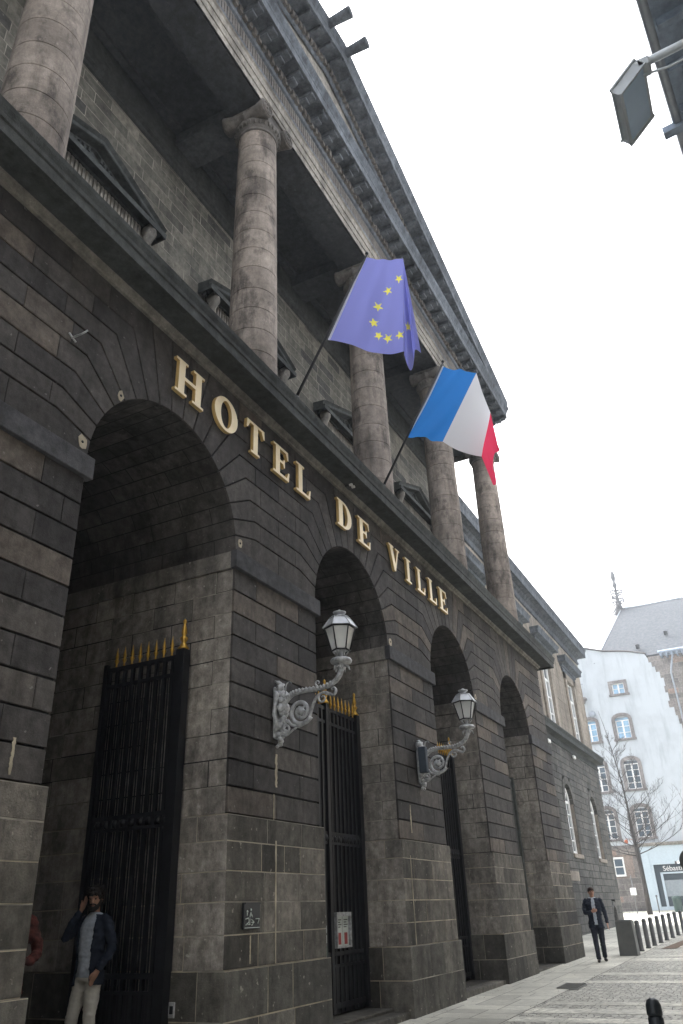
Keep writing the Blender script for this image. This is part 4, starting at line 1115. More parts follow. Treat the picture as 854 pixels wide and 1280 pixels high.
for za, zc in zip(zb_, zb_[1:]):
    segs = [(-6.0, CUT)]
    for u_, w_, z0_, z1_ in WOP:
        if z0_ <= za + 1e-6 and z1_ >= zc - 1e-6: segs = [t_ for a, b in segs for t_ in (((a, u_ - w_ / 2), (u_ + w_ / 2, b)) if a < u_ < b else ((a, b),))]
    for a, b in segs: plate(mb, [(a, za), (b, za), (b, zc), (a, zc)], X, .3)
mb.box(X + .3, X + 9, -1.7, -1.4, 1.2, 15.2); mb.box(X + .3, X + 9, 5.7, 6, 1.2, 16.3)
W_ = obj('plaster_wall', mb, 'plaster', WB)
mb = MB(); top = [(5.9, 16.42), (1.67, 16.24), (.68, 15.9), (-.66, 15.66), (-1.78, 15.33)]
for (a, za), (b, zb) in zip(top, top[1:]): mb.add([(X - .12, a, za), (X - .12, b, zb), (X + 8, b, zb + .9), (X + 8, a, za + .9), (X - .12, a, za + .06), (X - .12, b, zb + .06), (X + 8, b, zb + .96), (X + 8, a, za + .96)], [(0, 1, 2, 3), (4, 7, 6, 5), (0, 4, 5, 1)])
obj('roof', mb, 'surround', WB)
def far_window(yc, z0, z1, w, arch, parent, sky=False, nrow=3):
    hw = w / 2; t = .2
    mb = MB()
    n = 8; rise = .22 if arch else 0
    inn = [(hw, z0), (hw, z1)] + [(hw * math.cos(PI * i / n), z1 + rise * math.sin(PI * i / n)) for i in range(1, n)] * bool(arch) + [(-hw, z1), (-hw, z0)]
    oh = hw + t
    out = [(oh, z0), (oh, z1)] + [(oh * math.cos(PI * i / n), z1 + (rise + .2) * math.sin(PI * i / n) ** .8) for i in range(1, n)] * bool(arch) + [(-oh, z1), (-oh, z0)]
    if not arch: out = [(oh, z0), (oh, z1 + t * .8), (-oh, z1 + t * .8), (-oh, z0)]
    fr = (V((X, yc, 0)), V((0, -1, 0)), V((0, 0, 1)), V((-1, 0, 0)))
    for i in range(len(inn) - 1): mb.prism([inn[i], out[i], out[i + 1], inn[i + 1]], fr, 0, .05)
    mb.prism([(-oh - .05, z0 - .12), (oh + .05, z0 - .12), (oh + .05, z0), (-oh - .05, z0)], fr, 0, .10)
    s = obj('window', mb, 'surround', parent)
    mb = MB()
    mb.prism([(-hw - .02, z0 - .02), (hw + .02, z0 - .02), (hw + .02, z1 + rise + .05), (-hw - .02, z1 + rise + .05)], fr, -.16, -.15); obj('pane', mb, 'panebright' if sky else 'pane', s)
    mb = MB(); f = .05; d0, d1 = -.148, -.11
    def bar(a, b, c, d): mb.prism([(a, c), (b, c), (b, d), (a, d)], fr, d0, d1)
    bar(-hw, -hw + f, z0, z1); bar(hw - f, hw, z0, z1); bar(-.045, .045, z0 + f, z1 - f); bar(-hw + f, hw - f, z0, z0 + f); bar(-hw + f, hw - f, z1 - f, z1)
    for k in range(1, nrow):
        z = z0 + (z1 - z0) * k / nrow; bar(-hw + f, -.045, z - .015, z + .015); bar(.045, hw - f, z - .015, z + .015)
    obj('frame', mb, 'white', s)
far_window(.22, 13.12, 13.78, .72, False, WB, True, 2)
far_window(.39, 10.45, 11.55, .8, True, WB, True); far_window(2.34, 10.45, 11.55, .8, True, WB, True)
far_window(.37, 7.56, 9.0, .8, True, WB, False, 4); far_window(2.28, 7.56, 9.0, .8, True, WB, False, 4)
far_window(.36, 4.95, 6.35, .8, True, WB, False, 4); far_window(2.26, 4.95, 6.35, .8, True, WB, False, 4)
far_window(4.3, 10.45, 11.55, .8, True, WB); far_window(4.25, 7.56, 9.0, .8, True, WB, False, 4)
mb = MB(); mb.prism([(-3.2, 13.0), (-2.2, 13.0), (-2.2, 13.12), (-3.2, 13.12)], FW(X), 0, .5); mb.prism([(-3.1, 12.8), (-2.35, 12.8), (-2.3, 13.0), (-3.1, 13.0)], FW(X), 0, .35)
obj('balcony_corbel', mb, 'surround', WB)
mb = MB()
for i in range(9): mb.box(X - .46, X - .44, 2.25 + i * .1, 2.27 + i * .1, 13.12, 13.9)
mb.box(X - .48, X - .42, 2.2, 3.2, 13.9, 13.95)
obj('balcony_railing', mb, 'zinc', WB)
mb = MB(); mb.lathe((X - .35, 2.0, 12.05), [(.02, .02), (.12, .03), (.2, .07), (.205, .06), (.12, .01), (.02, -.01)], 20, 0, True, 'x'); mb.tube([(X - .3, 2.0, 12.05), (X, 2.1, 12.0)], .02, 6)
tag(obj('satellite_dish', mb, 'zinc'), 'round grey dish on the white wall beside the wing corner', 'satellite dish')
# brown stone ground floor left of the shop
mb = MB()
z = 1.1
while z < 4.55:
    js = joints(-6.0, -.98, .55, RND.random() * .5)
    for a, b in zip(js, js[1:]):
        if not (z + .3 > 3.05 and z < 3.95 and b > -2.45 and a < -1.8): rect_block(mb, a, b, z, min(z + .3, 4.6), FW(X - .02), b=.006, t=.006, l=.006, r=.006, g=.01, m=0, mg=1)
    z += .3
mb.box(X + .05, X + .3, -.98, 6, 1.0, 4.62, 0)
obj('ground_floor_wall', mb, ['brownstone', 'mortar2'], WB)
mb = MB(); fr = (V((X, 2.1, 0)), V((0, -1, 0)), V((0, 0, 1)), V((-1, 0, 0)))
for a in ((-.3, -.22, 3.0, 4.0), (.22, .3, 3.0, 4.0), (-.22, .22, 3.0, 3.1), (-.22, .22, 3.9, 4.0), (-.22, .22, 3.47, 3.52)): mb.prism([(a[0], a[2]), (a[1], a[2]), (a[1], a[3]), (a[0], a[3])], fr, 0, .05)
w = obj('small_window', mb, 'white', WB)
mb = MB(); mb.prism([(-.22, 3.1), (.22, 3.1), (.22, 3.9), (-.22, 3.9)], fr, 0, .01); obj('pane', mb, 'pane', w)
# shop front
SH = thing('shopfront', 'pale blue shopfront with white sign lettering under the white wall', 'shop', (49.7, -1.2, 1.28))
mb = MB()
def yz(y0, y1, z0, z1, x0, x1, mat=0): mb.box(x0, x1, min(y0, y1), max(y0, y1), z0, z1, mat)
yz(.78, .25, 1.25, 4.45, 49.75, 49.95); yz(.25, -7, 3.62, 4.45, 49.75, 49.95); yz(.25, -7, 1.25, 1.42, 49.77, 49.95)
yz(.6, .4, 1.5, 4.2, 49.72, 49.75); yz(-6.5, -7, 1.25, 4.45, 49.74, 49.95)
yz(.25, -.9, 3.5, 3.62, 49.73, 49.95); yz(-2.2, -3.2, 3.5, 3.62, 49.73, 49.95)
pts = [(-.25 + 0 * 1, 3.62)]
obj('fascia', mb, 'shopblue', SH)
mb = MB(); yz(.98, -7.2, 4.45, 4.55, 49.68, 49.95); yz(.98, -7.25, 4.55, 4.62, 49.6, 49.95); obj('cornice', mb, 'entab', SH)
mb = MB(); yz(.25, -6.5, 1.25, 3.5, 49.9, 49.95, 0); yz(.95, .80, 1.2, 4.45, 49.85, 49.95, 0); obj('dark_recess', mb, 'shopdark', SH)
mb = MB(); yz(-.04, -.16, 1.42, 3.05, 49.8, 49.88); yz(-.04, -3, 3.02, 3.1, 49.8, 49.88); yz(-1.6, -1.72, 1.42, 3.02, 49.8, 49.88); obj('door_frame', mb, 'shopblue', SH)
mb = MB(); yz(-.16, -1.6, 1.9, 2.7, 49.86, 49.89); obj('window_display', mb, 'shoplit', SH)
cu = bpy.data.curves.new('sign_text', 'FONT'); cu.body = 'Sébastien'; cu.size = .36; cu.extrude = .012; cu.offset = .0
to = bpy.data.objects.new('tmp', cu); COL.objects.link(to)
dg = bpy.context.evaluated_depsgraph_get(); dg.update()
me = bpy.data.meshes.new_from_object(to.evaluated_get(dg)); bpy.data.objects.remove(to)
mt = Matrix(((0, 0, -1, 0), (-1, 0, 0, 0), (0, 1, 0, 0), (0, 0, 0, 1)))
me.transform(mt @ Matrix.Scale(FRAME[0], 4)); me.transform(Matrix.Translation(tf((49.84, -.22, 3.17)) - BASE[SH.name]))
me.materials.clear(); me.materials.append(M['white'])
so = bpy.data.objects.new('sign_text', me); COL.objects.link(so); so.parent = SH
# stone tower building with slate roof
ST = thing('slate_roof_building', 'brown stone building with steep slate roof and iron finial', 'building', (54, -6, 1.3))
mb = MB(); z = 4.6
while z < 15.1:
    lim = min([-y for y, zz in edge if abs(zz - (z + .15)) < .5] or [2.9]) - .1
    js = joints(lim, 9.5, .6, RND.random() * .5)
    for a, b in zip(js, js[1:]): rect_block(mb, a, b, z, z + .3, FW(X + .03), b=.005, t=.005, l=.005, r=.005, g=.01, m=0, mg=1)
    z += .3
mb.box(X + .1, X + 14, -9.5, -9.2, 1.2, 15.2)
obj('stone_wall', mb, ['brownstone', 'mortar2'], ST)
mb = MB()
e0 = V((50.0, 1.35, 15.2)); e1 = V((50.0, -9.6, 15.2)); r0 = V((58, -.12, 21.1)); r1 = V((58, -9.6, 21.1)); b0 = V((66, 1.35, 15.2)); b1 = V((66, -9.6, 15.2))
mb.add([e0, e1, r1, r0, b0, b1], [(0, 1, 2, 3), (0, 3, 4), (4, 3, 2, 5), (1, 5, 2)])
RF = obj('slate_roof', mb, 'slate', ST)
mb = MB(); mb.tube([r0, r1], .09, 8)
for i in range(18): mb.lathe(r0 + V((0, -.3 - .5 * i, .08)), [(.05, 0), (.03, .12), (.05, .16), (.01, .22)], 6)
mb.tube([r0, e0], .05, 6); obj('ridge_cap', mb, 'zinc', RF)
for yy, uu in ((-1.35, .12), (-3.1, .28)):
    c = V((50 + 8 * uu, yy, 15.2 + 5.9 * uu)); mb = MB(); mb.lathe(c + V((-.1, 0, .15)), [(.12, -.1), (.12, .1), (.16, .11), (.02, .2)], 8); obj('roof_vent', mb, 'dark', RF)
mb = MB(); c = r0 + V((0, .1, 0))
mb.lathe(c, [(.3, -.1), (.24, .2), (.18, .5), (.22, .55), (.13, .7), (.10, 1.2), (.08, 1.7), (.15, 1.8), (.19, 1.95), (.13, 2.1), (.08, 2.2), (.13, 2.35), (.18, 2.6), (.15, 2.9), (.05, 3.1)], 10)
for k in range(7):
    a = k * .9; h = .1 + .22 * k; d = V((math.cos(a) * .3, math.sin(a), 0)).normalized()
    for s in (-1, 1):
        q = [c + V((0, 0, h)), c + d * s * .25 + V((0, 0, h + .12)), c + d * s * .42 + V((0, 0, h + .05)), c + d * s * .44 + V((0, 0, h + .2)), c + d * s * .34 + V((0, 0, h + .24))]
        mb.tube(q, [.07, .065, .06, .055, .07], 6)
for k in range(6):
    u = k / 6; q = lerp(r0, e0, u * .16); mb.tube([q, q + V((-.05, .22, .05)), q + V((-.05, .32, .2)), q + V((-.05, .22, .3))], [.05, .05, .04, .06], 6)
obj('roof_finial', mb, 'finial', RF)
mb = MB(); mb.box(49.35, 50.1, -9.6, -2.6, 15.02, 15.12); 
for i in range(22): mb.box(49.35, 50.0, -2.75 - i * .3, -2.65 - i * .3, 14.88, 15.02)
mb.tube([(49.3, -2.55, 15.12), (49.3, -9.6, 15.12)], .08, 8)
obj('eaves', mb, 'eave', ST)
mb = MB(); mb.tube([(49.4, -3.35, 14.95), (49.85, -3.0, 13.9), (49.9, -3.0, 13.6), (49.9, -3.15, 4.6)], .055, 8); obj('downpipe', mb, 'zinc', ST)
for i in range(4):
    mb = MB(); mb.lathe((49.9, -3.25 - .04 * i, 2), [(.01, 0), (.012, .01)], 6)
# far side: nothing above the roofs but sky

# ------------------------------------------------------------------ tree
TR = thing('bare_tree', 'leafless street tree with fine upswept twigs before the white wall', 'tree', (44, .10, oz(44)))
mb = MB(); tb = V((44, .10, oz(44) - .1))
trunk = [tb, V((44, .10, 2.6)), V((44, .15, 4.0)), V((44, .2, 5.0)), V((44.05, .2, 6.2)), V((44, .25, 7.4)), V((44, .42, 8.8)), V((44, .6, 10.2)), V((44, .75, 11.0))]
mb.tube(trunk, [.135, .105, .095, .075, .05, .034, .022, .013, .007], 10)
obj('trunk', mb, 'tree', TR)
mb = MB(); RT = random.Random(5)
def branch(p, d, L, r, lev):
    n = 5; pts = [p]; q = p.copy(); dd = d.copy()
    for i in range(n):
        dd = (dd + V((RT.uniform(-.16, .16), RT.uniform(-.16, .16), RT.uniform(-.02, .12)))).normalized()
        q = q + dd * (L / n); pts.append(q)
    mb.tube(pts, [max(.0048, r * (1 - .75 * i / n)) for i in range(n + 1)], 5 if lev < 2 else 3)
    if lev < 3:
        for i in range(1, n + 1):
            for k in range(1):
                if RT.random() < .80:
                    s = V((RT.uniform(-1, 1), RT.uniform(-1, 1), RT.uniform(-.3, .7))).normalized()
                    branch(pts[i], (dd * .75 + s * .65).normalized(), L * RT.uniform(.38, .6), r * .5, lev + 1)
for i in range(30):
    u = i / 29; z = 3.7 + u ** 1.6 * 5.4
    k = max(j for j in range(len(trunk)) if trunk[j].z <= z); f = (z - trunk[k].z) / max(.01, trunk[min(k + 1, 8)].z - trunk[k].z)
    p = lerp(trunk[k], trunk[min(k + 1, 8)], min(1, f)); a = i * 2.4
    d = V((math.cos(a), math.sin(a), .12 + .9 * u)).normalized()
    branch(p, d, 2.6 - 2.0 * u, .030 - .016 * u, 0)
obj('branches', mb, 'tree', TR)
mb = MB(); mb.lathe((44.6, .66, 4.45), [(.04, -.09), (.08, -.06), (.09, 0), (.08, .06), (.04, .09)], 14); mb.tube([(44.6, .66, 4.6), (49.9, .75, 4.75)], .012, 5)
tag(obj('hanging_lantern', mb, 'orange'), 'small orange round lantern on a wire behind the bare tree', 'lantern')

# ------------------------------------------------------------------ street furniture
set_cam_scale()
def bollard(x, y, z, h, r, mats, label, group):
    t = thing('bollard', label, 'bollard', (x, y, z), group)
    mb = MB(); mb.lathe((x, y, z), [(r * 1.15, 0), (r * 1.15, .03), (r, .05), (r, h * .86), (r * .9, h * .865), (r * .9, h * .88)], 20); obj('post', mb, mats, t)
    mb = MB(); mb.lathe((x, y, z), [(r, h * .88), (r * 1.02, h * .9), (r * .98, h * .95), (r * .75, h * .985), (r * .3, h)], 20); obj('cap', mb, mats, t)
    return t
BP = [(29.34, -1.46), (30.68, -1.49), (32.05, -1.51), (33.6, -1.53), (35.15, -1.55), (36.8, -1.58), (38.6, -1.60), (40.6, -1.62)]
b0 = bollard(BP[0][0], BP[0][1], gz(BP[0][0]), .88, .075, 'bollard', 'grey metal bollard next to the square grey block', 'bollards along the pavement edge')
ORD = ['second', 'third', 'fourth', 'fifth', 'sixth', 'seventh', 'eighth']
for (x, y), w in zip(BP[1:], ORD):
    dup_thing(b0, (x, y, gz(x)), w + ' grey metal bollard counted from the square grey block')
b = bollard(7.55, -4.84, gz(7.5), .97, .06, 'bollarddark', 'single black bollard with a pale sticker in the near cobbles', None)
mb = MB(); mb.prism([(-.02, .74), (.02, .70), (.015, .78)], (V((7.55 - .045, -4.84 + .045, gz(7.5))), V((-.6, -.75, 0)).normalized(), V((0, 0, 1)), V((-.7, .7, 0)).normalized()), .0, .006); obj('sticker', mb, 'poster', b)
mb = MB(); n = 4
bx, by = 27.62, -1.37; z0 = gz(27.6)
def sq(h, r, z): return [(bx + r * a, by + h * c, z) for a, c in ((-1, -1), (1, -1), (1, 1), (-1, 1))]
L = [sq(.26, .25, z0), sq(.26, .25, z0 + .04), sq(.24, .23, z0 + .90), sq(.225, .215, z0 + .93)]
vs = [p for r in L for p in r]; mb.add(vs, [(4 * i + k, 4 * i + (k + 1) % 4, 4 * i + 4 + (k + 1) % 4, 4 * i + 4 + k) for i in range(3) for k in range(4)] + [(12, 13, 14, 15)])
mb.cbox(bx - .19, bx + .19, by - .2, by + .2, z0 + .93, z0 + .945, .004)
tag(obj('stone_block', mb, 'concrete'), 'square grey waist-high block at the start of the bollard row', 'street block')
SG = thing('round_sign', 'grey back of a round traffic sign on a pole', 'traffic sign', (22, -3.98, gz(22)))
mb = MB(); mb.lathe((22, -4.16, 2.52), [(.30, -.01), (.30, .01), (.28, .012)], 28, 0, True, 'x'); obj('disc', mb, 'concrete', SG)
mb = MB(); mb.tube([(22.03, -4.16, gz(22)), (22.03, -4.16, 2.95)], .03, 8); mb.cbox(21.95, 22.0, -4.24, -4.08, 2.18, 2.30, .006); obj('pole', mb, 'bollard', SG)
set_cam_scale(FAR_CAM_SCALE)
mb = MB(); gx, gy = 47.2, -.9
mb.lathe((gx, gy, oz(gx)), [(.2, 0), (.22, .1), (.22, .6), (.24, .62), (.24, .68), (.1, .75)], 14); tag(obj('litter_bin', mb, simple('green_bin', (.04, .07, .06), .6)), 'dark green litter bin before the pale blue shopfront', 'litter bin')
for x, y, w in ((46.5, -.02, 'slim grey post between tree trunk and litter bin'), (46.8, -1.9, 'slim grey post beyond the litter bin before the shop window')):
    mb = MB(); mb.tube([(x, y, oz(x)), (x, y, oz(x) + .75)], .03, 8); mb.lathe((x, y, oz(x) + .75), [(.05, 0), (.06, .03), (.02, .08)], 8)
    tag(obj('slim_post', mb, 'bollard'), w, 'post')
mb = MB(); mb.cbox(48.8, 49.45, -3.0, 2.6, 1.08, 1.24, .01)
struct('kerb_step', mb, 'band')
t = thing('white_notice', 'small white and blue notice on a pole by the tree trunk', 'sign', (44, .68, oz(44)))
mb = MB(); mb.tube([(44.02, .68, oz(44)), (44.02, .68, 2.9)], .02, 6); obj('pole', mb, 'bollard', t)
mb = MB(); mb.cbox(43.96, 43.99, .54, .82, 2.0, 2.32, .005, 0); mb.box(43.95, 43.96, .56, .80, 2.02, 2.12, 1); obj('panel', mb, ['white', 'shopblue'], t)

set_cam_scale()
# ------------------------------------------------------------------ building opposite, with eave and lamp
OB = thing('opposite_building', 'stone building across the street with a deep boarded eave', 'building', (8, -11, 0))
dx = V((.9949, -.1007, 0)); nx = V((.1007, .9949, 0))  # along, towards the street
E0 = V((8.4, -7.34, 0)); O0 = E0 - nx * .75
mb = MB(); fro = (O0, -dx, V((0, 0, 1)), nx)
z = -.3; wins = [(-22 + 2.9 * i, 1.1) for i in range(18)]
while z < 13.6:
    js = joints(-26, 26, 2.2, .5 * RND.random())
    for a, b in zip(js, js[1:]):
        parts = [(a, b)]
        for wc, ww in wins:
            for (s0, s1) in ((1.0, 2.9), (4.4, 6.4), (7.6, 9.6), (10.8, 12.4)):
                if z + .4 > s0 and z < s1:
                    nn = []
                    for p, q in parts:
                        o0, o1 = wc - ww / 2, wc + ww / 2
                        if q <= o0 or p >= o1: nn.append((p, q))
                        else:
                            if p < o0 - .03: nn.append((p, o0))
                            if q > o1 + .03: nn.append((o1, q))
                    parts = nn
        for p, q in parts: rect_block(mb, p, q, z, z + .4, fro, l=.004, r=.004, b=.006, t=.006, g=.01, ch=.004, m=0, mg=1)
    z += .4
obj('street_wall', mb, ['oppwall', 'mortar2'], OB)
mb = MB()
def ob(u0, u1, n0, n1, z0, z1, m=0):
    c = O0 + dx * (u0 + u1) / 2 + nx * (n0 + n1) / 2 + V((0, 0, (z0 + z1) / 2)); mb.obox(c, dx * abs(u1 - u0) / 2, nx * abs(n1 - n0) / 2, V((0, 0, (z1 - z0) / 2)), m)
ob(-26, 26, -.35, -.3, -.3, 13.6, 0); ob(-26, 26, -10, -.35, 13.5, 13.6, 0); ob(-26, -25.8, -10, 0, -.3, 13.6, 0); ob(25.8, 26, -10, 0, -.3, 13.6, 0)
obj('window_glazing', mb, 'pane', OB)
mb = MB(); ob(-26.5, 26.5, -.3, .72, 14.0, 14.08, 0)
for i in range(60): u = -26 + i * .88; ob(u, u + .12, 0, .66, 13.82, 14.0, 0)
ob(-26.5, 26.5, 0, .08, 13.5, 13.82, 1)
EV = obj('eave', mb, ['eave', 'entab'], OB)
mb = MB(); mb.tube([O0 + dx * -26.5 + nx * .75 + V((0, 0, 14.06)), O0 + dx * 26.5 + nx * .75 + V((0, 0, 14.06))], .09, 10); obj('gutter', mb, 'zinc', EV)
mb = MB(); ob(2.5, 2.66, .3, 1.02, 13.9, 14.05, 0); obj('projecting_beam', mb, 'eave', EV)
mb = MB(); c = O0 + V((0, 0, 14.1))
mb.add([c + dx * -26.5 + nx * .75, c + dx * 26.5 + nx * .75, c + dx * 26.5 - nx * 5 + V((0, 0, 2.2)), c + dx * -26.5 - nx * 5 + V((0, 0, 2.2)), c + dx * 26.5 - nx * 11, c + dx * -26.5 - nx * 11], [(0, 1, 2, 3), (3, 2, 4, 5)]); obj('tiled_roof', mb, 'surround', OB)
SL_ = thing('street_floodlight', 'flat grey street light on a wall arm against the sky', 'street light', (3.8, -6.4, 6.2))
mb = MB()
C0 = V((3.80, -6.35, 6.32)); LX = V((.20, 0, 0)); WV = V((0, -.085, .085)) ; DV = V((0, .022, .032))
b = bmesh.new(); bmesh.ops.create_cube(b, size=2)
for v in b.verts: v.co = C0 + LX * v.co.x + WV * v.co.y + DV * v.co.z
bmesh.ops.bevel(b, geom=b.edges[:], offset=.012, segments=2, affect='EDGES'); b.verts.index_update()
mb.add([v.co[:] for v in b.verts], [[v.index for v in f.verts] for f in b.faces], 0); b.free()
for i in range(5): mb.obox(C0 - LX * .7 + LX * .12 * i + DV * 1.12, LX * .02, WV * .8, DV * .16)
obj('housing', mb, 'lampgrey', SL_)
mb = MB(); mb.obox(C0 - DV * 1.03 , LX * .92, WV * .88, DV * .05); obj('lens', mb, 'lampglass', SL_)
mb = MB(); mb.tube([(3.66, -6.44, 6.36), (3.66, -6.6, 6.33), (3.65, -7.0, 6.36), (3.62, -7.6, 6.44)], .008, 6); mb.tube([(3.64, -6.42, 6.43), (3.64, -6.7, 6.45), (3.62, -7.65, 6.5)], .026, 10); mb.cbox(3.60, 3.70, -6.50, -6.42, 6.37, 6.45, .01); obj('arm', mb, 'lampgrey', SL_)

# ------------------------------------------------------------------ people
from mathutils import noise as mnoise
def to_mesh_remeshed(mb, voxel, smooth=2, fold=0.0):
    me = bpy.data.meshes.new('t'); me.from_pydata(mb.v, [], mb.f); o = bpy.data.objects.new('t', me); COL.objects.link(o)
    r = o.modifiers.new('r', 'REMESH'); r.mode = 'VOXEL'; r.voxel_size = voxel
    s = o.modifiers.new('s', 'SMOOTH'); s.iterations = smooth; s.factor = .5
    dg = bpy.context.evaluated_depsgraph_get(); dg.update()
    m2 = bpy.data.meshes.new_from_object(o.evaluated_get(dg)); bpy.data.objects.remove(o)
    if fold:
        nn_ = [v.normal.copy() for v in m2.vertices]
        for v, vn in zip(m2.vertices, nn_):
            c = v.co.copy(); q = V((c.x * 7 + c.z * 3, c.y * 7, c.z * 13)); d = mnoise.fractal(q, .9, 2.0, 3)
            v.co = c + vn * (fold * (abs(d) * 1.6 - .35))
    out = MB(); out.add([v.co[:] for v in m2.vertices], [list(p.vertices) for p in m2.polygons], 0, True); return out
class Fig:
    """local frame: x = to the person's left, y = forward, z = up"""
    def __init__(s, base, face, scale=1.0):
        s.b = V(base); f = V((face[0], face[1], 0)).normalized(); s.F = f; s.L = V((-f.y, f.x, 0)); s.k = scale
    def p(s, l, f, z): return s.b + (s.L * l + s.F * f + V((0, 0, z))) * s.k
    def tube(s, mb, pts, rad, n=12, flat=1.0, m=0): mb.tube([s.p(*q) for q in pts], [r * s.k for r in rad], n, m, True, flat)
    def loft(s, mb, secs, n=20, m=0, a0=None, a1=None, th=.02):
        """secs (z, cl, cf, rl, rf)"""
        vs = []; fs = []
        if a0 is None:
            for z, cl, cf, rl, rf in secs:
                for k in range(n):
                    t = 2 * PI * k / n; vs.append(s.p(cl + rl * math.cos(t), cf + rf * math.sin(t), z))
            for i in range(len(secs) - 1):
                for k in range(n): fs.append((i * n + k, i * n + (k + 1) % n, (i + 1) * n + (k + 1) % n, (i + 1) * n + k))
            fs.append(tuple(reversed(range(n)))); fs.append(tuple((len(secs) - 1) * n + k for k in range(n)))
        else:
            N = 2 * (n + 1)
            for z, cl, cf, rl, rf in secs:
                for k in range(n + 1):
                    t = a0 + (a1 - a0) * k / n; vs.append(s.p(cl + rl * math.cos(t), cf + rf * math.sin(t), z))
                for k in range(n, -1, -1):
                    t = a0 + (a1 - a0) * k / n; vs.append(s.p(cl + (rl - th) * math.cos(t), cf + (rf - th) * math.sin(t), z))
            for i in range(len(secs) - 1):
                for k in range(N): fs.append((i * N + k, i * N + (k + 1) % N, (i + 1) * N + (k + 1) % N, (i + 1) * N + k))
            fs.append(tuple(reversed(range(N)))); fs.append(tuple((len(secs) - 1) * N + k for k in range(N)))
        mb.add(vs, fs, m, True)
    def head(s, mb, c, yaw=0.0, pitch=0.0):
        """c = centre in local coords; returns map fn from head-local to world"""
        Rm = Matrix.Rotation(yaw, 3, 'Z') @ Matrix.Rotation(pitch, 3, 'X')
        def H(l, f, z): q = Rm @ V((l, f, z)); return s.p(c[0] + q.x, c[1] + q.y, c[2] + q.z)
        secs = [(-.118, .030, .025, .045), (-.105, .042, .036, .040), (-.08, .054, .056, .025), (-.05, .062, .076, .012), (-.02, .069, .086, .004), (.01, .072, .092, 0), (.045, .074, .096, -.004), (.075, .068, .088, -.006), (.10, .050, .066, -.008), (.118, .024, .034, -.010)]
        n = 20; vs = []; fs = []
        for z, rl, rf, cf in secs:
            for k in range(n):
                t = 2 * PI * k / n; vs.append(H(rl * math.cos(t), cf + rf * math.sin(t), z))
        for i in range(len(secs) - 1):
            for k in range(n): fs.append((i * n + k, i * n + (k + 1) % n, (i + 1) * n + (k + 1) % n, (i + 1) * n + k))
        fs.append(tuple(reversed(range(n)))); fs.append(tuple((len(secs) - 1) * n + k for k in range(n)))
        mb.add(vs, fs, 0, True)
        mb.tube([H(0, .085, .03), H(0, .100, .0), H(0, .112, -.022), H(0, .095, -.034)], [.010 * s.k, .012 * s.k, .016 * s.k, .008 * s.k], 8)   # nose
        for q in (-1, 1):
            mb.tube([H(q * .012, .092, .038), H(q * .035, .092, .042), H(q * .055, .078, .036)], [.009 * s.k, .011 * s.k, .008 * s.k], 6)   # brow
            mb.tube([H(q * .068, -.012, .025), H(q * .082, -.018, .02), H(q * .084, -.014, .0), H(q * .076, -.004, -.028)], [.008 * s.k, .013 * s.k, .013 * s.k, .008 * s.k], 8)  # ear
        return H
    def face(s, mb, H):
        for q in (-1, 1): mb.lathe(H(q * .030, .082, .014), [(.003, -.009 * s.k), (.011 * s.k, -.004 * s.k), (.012 * s.k, .003 * s.k), (.003, .009 * s.k)], 8, 1)
        mb.tube([H(-.024, .083, -.058), H(0, .093, -.056), H(.024, .083, -.058)], [.005 * s.k, .008 * s.k, .005 * s.k], 8, 2)
    def hand(s, mb, w, d, side, curl=.5, k=1.0):
        """w wrist world point, d direction of the hand (world), side = direction of the thumb (world)"""
        d = V(d).normalized(); th = (V(side) - d * V(side).dot(d)).normalized(); pn = d.cross(th).normalized(); k = k * s.k
        palm = [w, w + d * .03 * k, w + d * .065 * k, w + d * .095 * k]
        for off in (-.026, -.009, .009, .026):
            mb.tube([p + th * off * k for p in palm], [.015 * k, .017 * k, .017 * k, .014 * k], 8)
        for i, (off, L) in enumerate(((.030, .070), (.010, .080), (-.010, .074), (-.030, .058))):
            q = w + d * .090 * k + th * off * k; dd = d.copy(); pts = [q - d * .02 * k, q]
            for j, f in enumerate((.45, .32, .23)):
                dd = (Matrix.Rotation(curl * (.6 + .3 * j), 3, th) @ dd).normalized(); pts.append(pts[-1] + dd * L * f * k)
            mb.tube(pts, [.0095 * k, .0095 * k, .009 * k, .008 * k, .0065 * k], 8)
        b0 = w + d * .025 * k + th * .028 * k
        mb.tube([b0, b0 + (th * .8 + d * .6).normalized() * .035 * k, b0 + (th * .55 + d * .85).normalized() * .065 * k, b0 + (th * .4 + d * 1.0 - pn * .2).normalized() * .088 * k], [.014 * k, .012 * k, .010 * k, .008 * k], 8)
    def leg(s, mb, hip, knee, ank, r=(.085, .075, .056, .058, .05, .04)):
        h, kn, a = V(hip), V(knee), V(ank)
        s.tube(mb, [h, lerp(h, kn, .5), kn, lerp(kn, a, .3), lerp(kn, a, .7), a], r)
    def shoe(s, mb, a, yaw=0.0):
        c, sn = math.cos(yaw), math.sin(yaw)
        def q(l, f, z): return (a[0] + l * c - f * sn, a[1] + l * sn + f * c, z)
        pts = [q(0, -.06, .045), q(0, -.02, .055), q(0, .06, .050), q(0, .13, .038), q(0, .18, .03)]
        s.tube(mb, pts, [.036, .044, .044, .045, .03], 12, .85)
